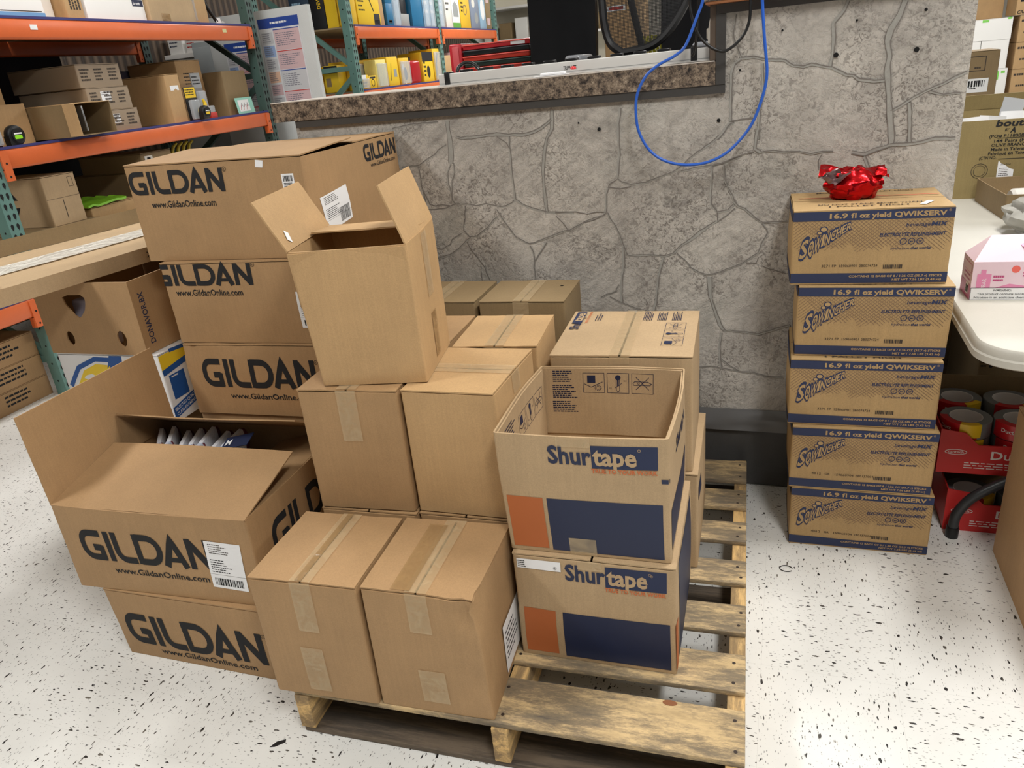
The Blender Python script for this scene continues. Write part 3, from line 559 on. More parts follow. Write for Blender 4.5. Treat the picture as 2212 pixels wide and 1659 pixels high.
# tall open carton on the second layer
to = Carton('open_cardboard_box', (-1.000, 1.370, .7775), .20, .253, .262, .322, 'tall open brown carton perched on top of the plain cartons, flaps raised', 'box', None, KR, closed=False, bulge=.003,
            warp={'FLT': (-.022, .0, -.003), 'FRT': (-.004, .004, -.002), 'BRT': (-.004, .004, .004), 'BLT': (-.018, 0, .004)})
to.body()
to.flap('L', .126, math.radians(118), ph=1, inside=[(poly([(.03, .022), (.043, .012), (.052, .034), (.040, .044)]), WHITE)]); to.flap('R', .133, math.radians(72), ph=2, bow=-.004); to.flap('B', .125, math.radians(4), ph=3); to.flap('F', .126, math.radians(-84), ph=4, drop=.003)
to.strip('R', rect(.105, .17, .155, .318, .03), TAPE); to.strip('R', rect(.11, .02, .15, .13, .03), TAPB)
fl = MB(); 
o = [c for c in to.root.children if c.name.startswith('flap')][0]
def sticker(parent, fr, sh, m, name='sticker', label=None):
    b = MB(); P = sh[0]; b.add([fr.O + fr.X * a + fr.Y * c + fr.N * .0012 for a, c in P] + [fr.O + fr.X * a + fr.Y * c + fr.N * .0005 for a, c in P], [tuple(i for i in q) for q in sh[1]] + [tuple(i + len(P) for i in reversed(q)) for q in sh[1]] + [(i, i + len(P), (i + 1) % len(P) + len(P), (i + 1) % len(P)) for i in range(len(P))], m)
    ob = b.build(name, parent)
    if label: ob['label'] = label
    return ob

# ---------------------------------------------------------------- tape cartons (printed)
def shurtape(c, f='F', x=.115, y=.23, w=.225, cap=.042, tag_=True, k=1.0):
    bx = x + w * .405
    c.deco(f, rect(bx, y - .004 * k, x + w, y + .0485 * k, .03), NAVY, 1)
    c.deco(f, text('Shur', x, y + .004 * k, cap, .03, width=w * .405), NAVYD, 2)
    c.deco(f, text('tape', bx + .003, y + .004 * k, cap, .03, width=w * .40), c.mat, 3)
    c.deco(f, ring(x + w * .84, y + .040 * k, .0028 * k, .0008), c.mat, 3)
    if tag_: c.deco(f, text('TRUE TO YOUR WORK', bx - .002, y - .0155 * k, .0105 * k, .025, width=w * .6), ORD, 3)
def blocks(c, ox=.011, bx=.101, top=.144, bot=.008, w=.36):
    c.deco('F', rect(ox, bot + .003, .092, top, .03), ORI, 1); c.deco('F', rect(bx, bot, w - .014, top, .04), NAVYD, 1)
def icons(x, y, s):
    """care pictograms: keep from heat, storage temperature, no blades"""
    q = [line([(x, y), (x + s, y), (x + s, y + s), (x, y + s)], .0011, True)]
    b = x + s * 1.14; c = x + s * 2.28
    q += [line([(b, y), (b + s, y), (b + s, y + s), (b, y + s)], .0011, True), line([(c, y), (c + s, y), (c + s, y + s), (c, y + s)], .0011, True)]
    q += [rect(x + s * .2, y + s * .5, x + s * .58, y + s * .88, 9), line([(x + s * .05, y + s * .45), (x + s * .38, y + s * .28), (x + s * .92, y + s * .55)], .0014)]
    for a in range(0, 360, 36): q.append(line([(x + s * .7 + s * .07 * math.cos(math.radians(a)), y + s * .24 + s * .07 * math.sin(math.radians(a))), (x + s * .7 + s * .17 * math.cos(math.radians(a)), y + s * .24 + s * .17 * math.sin(math.radians(a)))], .0012))
    q += [disk(b + s * .5, y + s * .78, s * .13), line([(b + s * .42, y + s * .7), (b + s * .42, y + s * .14), *arc(b + s * .5, y + s * .16, s * .08, 180, 360, 5), (b + s * .58, y + s * .7)], .0014), rect(b + s * .46, y + s * .35, b + s * .54, y + s * .75, 9)]
    q += [line([(b + s * .35, y + s * .25), (b + s * .68, y + s * .5)], .0012), text('4.4', b + s * .75, y + s * .58, s * .09), text('10', b + s * .1, y + s * .2, s * .09)]
    q += [line([(c + s * .06, y + s * .5), (c + s * .14, y + s * .6), (c + s * .75, y + s * .6), (c + s * .92, y + s * .5), (c + s * .85, y + s * .42), (c + s * .1, y + s * .42)], .0014, True), line([(c + s * .2, y + s * .82), (c + s * .8, y + s * .2)], .0014), line([(c + s * .2, y + s * .2), (c + s * .8, y + s * .82)], .0014), ring(c + s * .32, y + s * .51, s * .04, .001, 8)]
    return comb(*q)
def rotp(sh, fx, fy):
    return [(fx(a, b), fy(a, b)) for a, b in sh[0]], sh[1]
TP = 'printed tape cartons on the pallet'
s2 = Carton('tape_carton', (-.542, 1.300, .131), .03, .364, .37, .288, 'tan tape carton with blue and orange blocks on the pallet, below the open one', 'box', TP, KS, bulge=.004)
shurtape(s2, 'F', .121, .228, .224); blocks(s2, .015, .109, .140, .010, .366)
s2.deco('R', rect(.0, .01, .03, .14, .02), ORI, 1).deco('R', rect(.05, .01, .33, .27, .04), NAVYD, 1)
s2.deco('F', text('®', .31, .262, .006), KS, 4)
s2.close('y', False)
s2.strip('F', rect(.150, .264, .205, .286, .02), TAPE)
sl = MB().deco(s2.fr('F'), rect(.010, .251, .112, .276, .02), WHITE, 4); sl.deco(s2.fr('F'), greek(.012, .269, .02, 4, .005, .0025, 5), INK, 5); sl.deco(s2.fr('F'), text('®', .095, .255, .008), INK, 5); sl.warp(s2.f).build('shipping_label', s2.root)['label'] = 'narrow white label strip'
s1 = Carton('tape_carton', (-.546, 1.311, .4205), .048, .36, .375, .296, 'open tan tape carton, blue and orange blocks, icons printed inside, on its closed twin', 'box', TP, KS, closed=False, bulge=.005,
            warp={'FLT': (-.012, -.004, .002), 'FRT': (-.006, -.004, .004), 'FRB': (-.003, 0, 0), 'FLB': (-.002, .004, 0)})
shurtape(s1, 'F', .115, .230, .224); blocks(s1)
s1.deco('F', rect(.345, .195, .359, .205), NAVYD, 1).deco('R', rect(.001, .195, .006, .205), NAVYD, 1)
for sh, m in ((rect(.02, .02, .32, .12, .04), NAVYD), (text('Shurtape', .10, .215, .035, .028, width=.18), NAVYD)): s1.deco('R', sh, m)
s1.body()
# flaps folded down inside with their print showing
b = MB(); t = s1.t
def inner(x0, y0, x1, y1, z0, z1, name, decos, fr):
    o = MB().slab([(x0, y0, z0), (x1, y1, z0), (x1, y1, z1), (x0, y0, z1)], .0035, KS, 8, 6)
    for sh, m in decos: o.deco(fr, sh, m, 2)
    return o.warp(s1.f).build(name, s1.root)
ic = icons(.11, .228, .053)
flip = lambda sh, cx, cy: ([(2 * cx - a, 2 * cy - b_) for a, b_ in sh[0]], sh[1])
inner(.006, .366, .354, .366, .11, .293, 'flap', [(ic, NAVYD), (greek(.032, .284, .062, 6, .0055, .0028, 11), NAVYD), (greek(.030, .245, .064, 7, .0055, .0028, 12), NAVYD), (greek(.028, .2, .066, 6, .0055, .0028, 13), NAVYD)], Fr((0, .366, 0), (1, 0, 0), (0, 0, 1)))
inner(.0085, .008, .0085, .360, .11, .292, 'flap', [(icons(.16, .20, .05), NAVYD), (greek(.06, .25, .07, 14, .008, .003, 14), NAVYD)], Fr((.0085, 0, 0), (0, 1, 0), (0, 0, 1))) if False else None
lf = MB().slab([(.0085, .360, .11), (.0085, .008, .11), (.0085, .008, .292), (.0085, .360, .292)], -.0035, KS, 8, 6)
fr = Fr((.0088, 0, 0), (0, 1, 0), (0, 0, 1)); lf.deco(fr, icons(.16, .20, .055), NAVYD, 2); lf.deco(fr, greek(.05, .27, .09, 18, .008, .0035, 14), NAVYD, 2); lf.warp(s1.f).build('flap', s1.root)
MB().slab([(.3515, .008, .11), (.3515, .360, .11), (.3515, .360, .292), (.3515, .008, .292)], -.0035, KS, 8, 6).warp(s1.f).build('flap', s1.root)
s1.strip('F', rect(.135, .274, .205, .296, .02), TAPE); s1.strip('F', rect(.14, -.0, .20, .045, .02), TAPE)
s4 = Carton('tape_carton', (-.540, 1.695, .131), .04, .366, .37, .288, 'lower rear tape carton, only its right edge showing beyond the open one', 'box', TP, KS, bulge=.003); s4.deco('R', rect(.02, .2, .1, .24), NAVYD); s4.close('y', False)
s3 = Carton('tape_carton', (-.546, 1.705, .4205), .055, .358, .36, .318, 'closed tape carton behind the open one, logo and icons printed on its lit top', 'box', TP, KS, bulge=.003)
T90 = lambda sh, ox, oy: ([(ox - b_, oy + a) for a, b_ in sh[0]], sh[1])   # turned a quarter to the left
b = MB(); fr = Fr((0, 0, .318), (1, 0, 0), (0, 1, 0))
for sh, m, l in ((rect(-.002 + .012, .245, .038, .345, .03), NAVY, 7), (T90(text('Shur', 0, 0, .026, .028, width=.066), .037, .195), NAVYD, 8), (T90(text('tape', 0, 0, .026, .028, width=.07), .035, .263), KS, 8), (T90(text('TRUE TO YOUR WORK', 0, 0, .007, .02, width=.1), .054, .25), ORD, 7),
                 (T90(greek(0, 0, .07, 3, .007, .003, 21), .075, .27), NAVYD, 7), (T90(icons(0, 0, .053), .328, .075), NAVYD, 7),
                 (T90(greek(0, 0, .075, 6, .0045, .0025, 22), .21, .27), NAVYD, 7), (T90(greek(0, 0, .075, 6, .0045, .0025, 23), .25, .27), NAVYD, 7), (T90(greek(0, 0, .075, 6, .0045, .0025, 24), .29, .27), NAVYD, 7)): b.deco(fr, sh, m, l)
s3.close('y', True, down=.02, gap=.003); b.warp(s3.f).build('printed_top', s3.root)

# ---------------------------------------------------------------- shirt cartons with the black wordmark
GC = 'shirt cartons with large black wordmark'
def gword(c, x=.06, y=.098, w=.40, cap=.092, ux=.146, uy=.060, uw=.294, f='F', clip=None, reg=True):
    c.deco(f, gil(x, y, w, cap, clip), INK, 1)
    c.deco(f, text('www.GildanOnline.com', ux, uy, .019, .014, width=uw), INK, 1)
    if reg: c.deco(f, ring(x + w + .008, y + cap * .93, .006, .0012), INK, 1).deco(f, text('R', x + w + .008, y + cap * .93 - .0028, .0055, al='C'), INK, 1)
def gbox(loc, yaw, w, d, h, label, **k): return Carton('shirt_carton', loc, yaw, w, d, h, label, 'box', GC, KG, **k)
g5 = gbox((-1.698, 1.171, .001), .03, .60, .50, .229, 'bottom shirt carton on the floor at the front left, under the open one', bulge=.004, warp={'FLB': (.004, .01, 0)})
gword(g5, .035, .05, .452, .105, .126, .022, .318); g5.close('x', False)
g4 = gbox((-1.772, 1.168, .2315), .062, .593, .50, .257, 'open shirt carton with gloves inside and white shipping label, front left', closed=False, bulge=.004)
gword(g4, .062, .098, .405, .093); g4.deco('R', gil(.076, .092, .40, .105), INK, 1).deco('R', text('www.GildanOnline.com', .15, .055, .0175, .006, width=.29), INK, 1)
g4.body()
g4.flap('L', .25, math.radians(93), ph=1); g4.flap('F', .255, math.radians(12), ph=2, bow=.004); g4.flap('B', .245, math.radians(31), ph=3, bow=-.004); g4.flap('R', .22, math.radians(-14), ph=4)
g4.strip('R', rect(.0, .09, .06, .125, .02), TAPE)
def ship_label(c, f, x, y, w, h, seed, rot=0.0, bars=(.1, .06, .8, .16)):
    b = MB(); R = lambda sh, l, m: b.deco(c.fr(f), ([(x + a * math.cos(rot) - bb * math.sin(rot), y + a * math.sin(rot) + bb * math.cos(rot)) for a, bb in sh[0]], sh[1]), m, l)
    R(rect(0, 0, w, h, .02), 4, WHITE); R(greek(w * .1, h * .93, w * .55, 5, h * .045, h * .016, seed), 5, INKS); R(greek(w * .08, h * .6, w * .6, 6, h * .05, h * .018, seed + 1), 5, INK)
    R(barcode(w * bars[0], h * bars[1], w * bars[2], h * bars[3], 30, seed), 5, INK); R(line([(0, h * .3), (w, h * .3)], .0006), 5, INKS)
    ob = b.warp(c.f).build('shipping_label', c.root); ob['label'] = 'white shipping label with barcode'; return ob
ship_label(g4, 'F', .447, .048, .102, .142, 31, -.06)
g3 = gbox((-1.763, 1.73, .49), .05, .60, .50, .2385, 'third shirt carton from the top of the tall left stack, crumpled top edge', bulge=.004, warp={'FLB': (.003, 0, 0)}, res=(20, 12), dents=[((.02, .0, .235), .10, .012), ((.2, 0, .24), .07, .007)])
gword(g3, .062, .097, .405, .093, .146, .058); g3.close('x', False)
g2 = gbox((-1.763, 1.74, .7295), .05, .60, .50, .253, 'second shirt carton in the tall left stack, wordmark cut off at the corner', bulge=.004)
gword(g2, -.034, .183, .352, .064, .035, .152, .24, clip=.0005); ship_label(g2, 'F', .452, .05, .1, .11, 35, 0); g2.close('x', False)
g1 = gbox((-1.817, 1.762, .984), .035, .594, .598, .2795, 'topmost shirt carton of the tall left stack, shipping label on its right side', bulge=.005, warp={'FLT': (0, 0, .004), 'FRB': (.004, 0, .0)})
gword(g1, .007, .195, .331, .064, .068, .157, .229)
g1.deco('R', gil(.352, .212, .232, .05), INK, 1).deco('R', text('www.GildanOnline.com', .385, .192, .014, .006, width=.185), INK, 1)
g1.close('x', True, down=0, edge=.045)
ship_label(g1, 'R', .06, .055, .15, .10, 41, .10, (.55, .08, .4, .4))
b = MB().deco(g1.fr('F'), rect(.525, .195, .563, .232, .02), WHITE, 3); b.deco(g1.fr('F'), barcode(.53, .212, .028, .015, 18, 5), INK, 4); b.deco(g1.fr('F'), greek(.53, .206, .028, 3, .004, .002, 6), INK, 4); b.warp(g1.f).build('barcode_sticker', g1.root)
MB().deco(g1.fr('F'), poly([(.449, .254), (.472, .252), (.476, .270), (.452, .273)]), WHITE, 3).warp(g1.f).build('price_sticker', g1.root)
plain_under = [Carton('shirt_carton', (-1.763, 1.74, z), .05, .60, .49, .2445, l, 'box', GC, KG).close('x', False) for z, l in ((.0, 'lowest shirt carton of the tall left stack, hidden behind the open one'), (.245, 'second lowest shirt carton of the tall left stack, hidden'))]

# ---------------------------------------------------------------- drink mix cartons by the wall
QC = 'stack of drink mix cartons by the stone wall'
QNAVY = pm('carton_navy_ink', (40, 49, 80), .7)
def squincher(c, code, ghost=False):
    w = .381
    c.deco('F', rect(.001, .172, w - .001, .196, .05), QNAVY, 1).deco('F', rect(.001, .004, w - .001, .031, .05), QNAVY, 1)
    c.deco('L', rect(.001, .172, .267, .196, .05), QNAVY, 1).deco('L', rect(.001, .004, .267, .031, .05), QNAVY, 1)
    c.deco('F', text('16.9', .090, .178, .0125, .035, width=.043), c.mat, 2).deco('F', text('f', .141, .178, .0125, .035, width=.008), c.mat, 2).deco('F', text('l', .150, .178, .0125, .035, width=.0035), c.mat, 2).deco('F', text('oz yield QWIKSERV', .161, .178, .0125, .035, width=.201), c.mat, 2)
    c.deco('F', text('®', .365, .187, .006), c.mat, 2)
    q = []
    for i in range(-16, 40):   # diamond lattice, dense under the top band
        for sg in (1, -1):
            x0 = i * .0108; top = .171; n = 3 + (noise.noise(Vector((i * .23, 3, 1))) + 1) * 2.2
            ln = min(.092, .022 * n * .62); x1 = x0 + sg * ln * 1.18
            a, b2 = (x0, top), (x1, top - ln)
            if b2[0] < .003 or b2[0] > w - .003:
                lim = .003 if b2[0] < .003 else w - .003; tt = (lim - a[0]) / (b2[0] - a[0]); b2 = (lim, a[1] + (b2[1] - a[1]) * tt)
                if tt < 0: continue
            if a[0] < .003 or a[0] > w - .003: continue
            q.append(line([a, b2], .0011))
    c.deco('F', comb(*q), FADE, 1)
    L = 'SQWINCHER'; hs = [.055, .044, .040, .037, .034, .031, .028, .025, .022]; ws = [.0185, .013, .0165, .0055, .013, .011, .012, .0095, .011]
    x = .020; outl, fill = [], []
    for ch, hh, ww in zip(L, hs, ws):
        y0 = .075 if ch == 'S' else .083 + (x - .040) * .70
        for off, lst in ((.11, outl), (.02, fill)):
            g = text(ch, 0, 0, hh * (.88 if off < .1 else .93), off, width=ww + (.0045 if off > .05 else 0), al='C')
            lst.append(([(x + ww / 2 + a + .12 * b_, y0 + b_ + a * .55) for a, b_ in g[0]], g[1]))
        x += ww + .0016
    c.deco('F', comb(*outl), QNAVY, 3); c.deco('F', comb(*fill), c.mat, 5)
    for dx, dy, r in ((.078, .150, .010), (.068, .141, .007)):
        c.deco('F', disk(dx, dy, r, 16, r * .8), QNAVY, 2).deco('F', disk(dx, dy, r * .72, 16, r * .55), c.mat, 3)
    c.deco('F', text('beverage', .271, .152, .0095, .008, shear=.25, width=.055), QNAVY, 2).deco('F', text('MIX', .328, .152, .0105, .03, shear=.25, width=.036), QNAVY, 2)
    c.deco('F', text('ELECTROLYTE REPLENISHMENT', .211, .1275, .0088, .03, shear=.2, width=.152), QNAVY, 2)
    for cx, s in ((.268, '~'), (.2875, 'Max'), (.307, '2F')):
        c.deco('F', ring(cx, .1135, .0075, .0018), QNAVY, 2).deco('F', text(s, cx, .111, .0045, .02, al='C', width=.008 if len(s) > 1 else None), QNAVY, 2)
    c.deco('F', text('hydration', .240, .0925, .0072, 0, shear=.2, width=.044), QNAVY, 2).deco('F', text('that works', .2865, .0925, .0072, .03, shear=.2, width=.047), QNAVY, 2)
    for i, (s, a, b2) in enumerate(code): c.deco('F', text(s, a, .048 - .0, .0072, .0, width=b2), INKS, 2)
    c.deco('F', barcode(.228, .042, .047, .011, 24, 9), INKS, 2)
    c.deco('F', text('CONTAINS 12 BAGS OF 8 / 1.26 OZ (35.7 g) STICKS', .147, .0195, .0058, .03, width=.221), c.mat, 2).deco('F', text('NET WT 7.56 LBS (3.43 kg)', .252, .0095, .0055, .03, width=.115), c.mat, 2)
cA = [('3271', .078, .02), ('FP', .104, .01), ('159060901', .122, .042), ('2B0074724', .17, .044)]; cB = [('4012', .062, .026), ('GR', .098, .014), ('159060904', .125, .05), ('2B0137004', .18, .047)]
Q = [((.062, 2.061, .0005), .021, 'drink mix carton on the floor, bottom of the five by the wall', cB), ((.053, 2.060, .2015), .025, 'drink mix carton second from the bottom of the wall stack, code 4012', cB), ((.041, 2.076, .4025), .021, 'middle drink mix carton of the five stacked by the wall', cA),
     ((.049, 2.105, .6035), .009, 'drink mix carton second from the top of the wall stack', cA), ((.029, 2.118, .8045), .030, 'top drink mix carton, red foil pouch lying on it', cA)]
for i, (loc, yaw, lab, code) in enumerate(Q):
    c = Carton('drink_mix_carton', loc, yaw, .381, .268, .1995, lab, 'box', QC, KQ, bulge=.003, warp={'FLT': (.003 * (i % 2), 0, 0), 'FRB': (-.004 * (i % 2), 0, 0)})
    squincher(c, code); c.close('x', False)
    b = MB(); fr = c.fr('T')
    b.deco(fr, text('1 PALLET HIGH', .09, .032 if i == 4 else .016, .012, .02, width=.19), INKS, 6)
    if i == 4:
        b.deco(fr, text('DO NOT STACK MORE THAN', .065, .060, .012, .02, width=.25), INKS, 6).deco(fr, text('MORE THAN 1 PALLET HIGH', .07, .235, .012, .02, width=.25), INKS, 6)
        b.deco(fr, rect(.02, .163, .372, .168, .05), REDI, 7)
        MB().deco(fr, poly([(.303, .031), (.318, .026), (.345, .070), (.330, .075)]), WHITE, 8).build('price_sticker', c.root)
    b.warp(c.f).build('printed_top', c.root)

# ---------------------------------------------------------------- left pallet rack and what stands on it
RX, RY, RA = -3.6739, 2.8202, .0411
def rk(t, off, z): return (RX - math.sin(RA) * t - math.cos(RA) * off, RY + math.cos(RA) * t - math.sin(RA) * off, z)
RZ = RA + math.pi / 2
def post(mb, x, y, z1, m, w=.078, d=.07, holes=True, hz0=0.0):
    mb.box((x, y, 0), (x + w, y + d, z1), m)
    if holes:
        fr = Fr((x, y, 0), (1, 0, 0), (0, 0, 1)); z = hz0 + .05
        while z < z1 - .05:
            for a in (.24, .66): mb.deco(fr, poly([(w * a - .006, z), (w * a + .003, z - .018), (w * a + .011, z), (w * a + .010, z + .014), (w * a + .002, z + .020), (w * a - .006, z + .013)]), HOLE, 2, .0003)
            z += .0508
        fr = Fr((x + w, y, 0), (0, 1, 0), (0, 0, 1)); z = .08
        while z < z1 - .05: mb.deco(fr, disk(.035, z, .006, 8), HOLE, 2, .0003); z += .1016
        fr = Fr((x, y + d, 0), (0, -1, 0), (0, 0, 1)); z = .08
        while z < z1 - .05: mb.deco(fr, disk(.035, z, .006, 8), HOLE, 2, .0003); z += .1016
    return mb
def frame(root, x, mat, top, depth=1.07, braces=((.2, .75), (.8, 1.5), (1.55, 2.3))):
    e = thing('upright_frame', (0, 0, 0)); e.parent = root
    post(MB(), x, 0, top, mat).build('post', e); post(MB(), x, depth - .07, top, mat).build('post', e)
    for i, (a, b) in enumerate(braces):
        MB().box((x + .02, .03, a - .02), (x + .055, depth - .03, a + .02), mat).build('brace', e)
        ang = math.atan2(b - a, depth - .06); L = math.hypot(b - a, depth - .06)
        M = Matrix.Translation((x + .022, .03, a)) @ Matrix.Rotation(ang, 4, 'X') if i % 2 == 0 else Matrix.Translation((x + .022, depth - .03, a)) @ Matrix.Rotation(math.pi - ang, 4, 'X')
        MB().box((0, 0, -.02), (.03, L, .02), mat, M).build('brace', e)
def beam(root, t0, t1, z, y=0, h=.1, back=False, stickers=()):
    b = MB(); y0 = y - .006 if not back else y
    b.rbox((t0, y0, z), (t1, y0 + .055, z + h), RORA, .012, 3)
    if not back: b.box((t0 + .002, y0 - .0005, z + h - .004), (t1 - .002, y0 + .005, z + h + .009), BLUEB)
    ob = b.build('beam', root)
    for t in (t0, t1 - .045):
        k = MB().box((t, y0 - .006, z - .055), (t + .045 if t > t0 else t + .045, y0 - .001, z + h - .01), RORA); k.box((t, y0 - .001, z - .055), (t + .045, y0 + .03, z - .002), RORA)
        for zz in (z - .035, z + .03): k.deco(Fr((t, y0 - .006, 0), (1, 0, 0), (0, 0, 1)), disk(.022, zz, .006, 8), HOLE, 2)
        k.build('beam_bracket', ob)
    for (a, zz, c) in stickers:
        MB().deco(Fr((0, y0, 0), (1, 0, 0), (0, 0, 1)), rect(a, z + zz, a + .045, z + zz + .024), c, 4).build('price_sticker', ob)
def decks(root, t0, t1, z, depth=1.07):
    n = 2 if t1 - t0 > 1.5 else 1
    for i in range(n):
        a, b = t0 + (t1 - t0) * i / n, t0 + (t1 - t0) * (i + 1) / n
        MB().box((a + .004, .05, z - .013), (b - .004, depth - .06, z), DECK).build('shelf_board', root)
R1 = thing('pallet_rack', (RX, RY, 0), RZ, 'orange and green pallet rack on the left, loaded with cartons and tools', 'rack')
frame(R1, -.078, RGRN, 2.9); frame(R1, 2.37, RDKG, 2.9)
YS = pm('yellowed_sticker', (214, 206, 150), .6)
beam(R1, .0, 2.37, 1.79, stickers=[(.42, .045, WHITE), (2.02, .05, YS)]); beam(R1, .0, 2.37, 1.19); beam(R1, .0, 2.37, .46)
beam(R1, -2.45, -.078, .46)
for z in (1.79, 1.19, .46): beam(R1, .0, 2.37, z, 1.015, back=True)
beam(R1, -2.45, -.078, .46, 1.015, back=True)
for z in (1.892, 1.292, .562): decks(R1, 0, 2.37, z)
MB().box((.01, 1.072, .6), (1.62, 1.08, 2.3), pm('dark_sheet_navy', (30, 32, 40), .7)).build('added_dark_sheet', R1)  # added navy sheet that keeps the view through the rack dark
decks(R1, -2.45, -.078, .562); frame(R1, -2.53, RGRN, 1.0, braces=())
SH = {'low': .5635, 'mid': 1.2935, 'top': 1.8935}
def rc(t, off, z, w, d, h, label, name='cardboard_box', group=None, mat=None, seam='x', yaw=0, tape=True, deco=None, **k):
    c = Carton(name, rk(t, off, z), RZ + yaw, w, d, h, label, 'box', group, mat or KD, bulge=.001, **k)
    for f, sh, m in (deco or []): c.deco(f, sh, m, 1)
    c.close(seam, tape, down=.0); return c
RG = 'cartons on the left rack'
# middle shelf
rc(-.02, .30, SH['mid'], .33, .4, .46, 'tall brown carton at the left end of the middle rack shelf', group=RG, mat=KD)
oc = Carton('open_cardboard_box', rk(.01, .14, SH['mid']), RZ, .36, .13, .20, 'open brown carton with a raised front flap at the left of the middle rack shelf', 'box', RG, KR, closed=False); oc.body()
oc.flap('B', .09, math.radians(88), ph=1)
sb = Carton('open_cardboard_box', rk(.36, .36, SH['mid'] + .0), RZ, .33, .42, .17, 'brown carton lying on its side on the middle rack shelf, open end over the beam', 'box', RG, KD, closed=True)
sb.root.location = rk(.378, -.10, SH['mid'] + .008)
m = MB(); m.slab([(0, 0, .168), (.33, 0, .168), (.33, .42, .168), (0, .42, .168)], .004, KR, 8, 6, lambda p, u, v, N: p + N * .003 * noise.noise(Vector((u * 3, v * 3, 9))))
m.box((0, 0, 0), (.33, .42, .004), KD).box((0, 0, .004), (.004, .42, .164), KD).box((.326, 0, .004), (.33, .42, .164), KD).box((.004, .416, .004), (.326, .42, .164), KD); m.build('carton_body', sb.root)
MB().slab([(0, -.001, .004), (.0, -.001, .164), (.012, -.07, .164), (.012, -.07, .004)], .004, KR, 4, 4).build('flap', sb.root)
m = MB().rbox((.15, .03, .02), (.162, .10, .155), STEEL, .004)
for z in (.035, .06, .09, .12, .145): m.lathe([(.009, 0), (.009, .016), (.005, .018), (.005, .024)], STEEL, M=Matrix.Translation((.162, .06, z)) @ Matrix.Rotation(math.pi / 2, 4, 'Y'), n=10)
m.build('metal_bracket', None, rk(.378, -.10, SH['mid'] + .008), RZ, label='grey metal hinge bracket standing in the open carton on the rack', cat='bracket')
for i, (z, l) in enumerate(((0, 'lowest of three small printed cartons stacked on the middle rack shelf, white label'), (.126, 'middle of three small printed cartons on the middle rack shelf, slanted label'), (.252, 'top of three small printed cartons stacked on the middle rack shelf'))):
    D = [('F', place(greek(0, 0, .07, 4, .018, .009, 50 + j + i), .02 + .105 * j, .09), INKS) for j in range(3)]
    c = rc(.70 + .012 * (2 - i), .03 + .015 * i, SH['mid'] + z, .33, .5, .1245, l, group='printed cartons stacked on the middle shelf', mat=pm('grey_brown_board', (150, 132, 110), .6), deco=D)
    if i < 2: MB().deco(c.fr('F'), rect(.10, .05, .175, .1, .02), WHITE, 4).deco(c.fr('F'), greek(.105, .09, .06, 2, .01, .005, 4), INKS, 5).build('shipping_label', c.root)
c = rc(1.37, .04, SH['mid'], .135, .50, .30, 'dark sided brown carton right of the printed stack on the middle rack shelf', group=RG, mat=KR)
MB().deco(c.fr('F'), rect(.03, .20, .11, .23), WHITE, 4).build('price_sticker', c.root)
rc(1.45, .62, SH['mid'], .44, .3, .36, 'dull violet blue carton at the back of the middle rack shelf', name='retail_box', mat=pm('violet_board', (98, 100, 128), .6), deco=[('F', rect(.3, .25, .43, .35), pm('pink_print', (196, 120, 136), .6))])
rc(1.70, .20, SH['mid'], .26, .4, .39, 'tall brown carton with a small white square label, middle rack shelf', group=RG, mat=KR, seam='y', deco=[('F', greek(.06, .30, .14, 5, .022, .008, 61), INKS), ('F', rect(.14, .17, .21, .24), WHITE), ('F', rect(.155, .19, .195, .22), NAVY)])
o2 = Carton('open_cardboard_box', rk(1.99, .06, SH['mid']), RZ, .28, .3, .30, 'open brown carton at the far right end of the middle rack shelf', 'box', RG, KD, closed=False); o2.body()
bk = MB().slab([(0, -.0, 0), (.22, 0, 0), (.22, .015, .115), (0, .015, .115)], .003, pm('mint_card', (150, 208, 190), .4), 4, 4)
bk.deco(Fr((0, -.0003, 0), (1, 0, 0), (0, .13, .99)), rect(.025, .02, .165, .1), WHITE, 2)
for i in range(9): bk.deco(Fr((0, -.0003, 0), (1, 0, 0), (0, .13, .99)), line([(.04 + .013 * i, .03 + .02 * (i % 3)), (.06 + .012 * i, .05 + .015 * ((i + 1) % 3))], .004), [REDI, NAVY, RGRN][i % 3], 3)
bk.build('gift_card_pack', None, rk(2.03, .012, SH['mid']), RZ + .05, label='small mint green patterned card leaning on the carton at the rack shelf end', cat='card')
YEL = pm('tool_yellow', (236, 196, 40), .4); YEL2 = pm('pale_yellow_print', (240, 222, 130), .5); LIME = pm('lime_plastic', (150, 230, 40), .35); CLR = pm('clear_blister', (214, 220, 224), .08, alpha=.35)
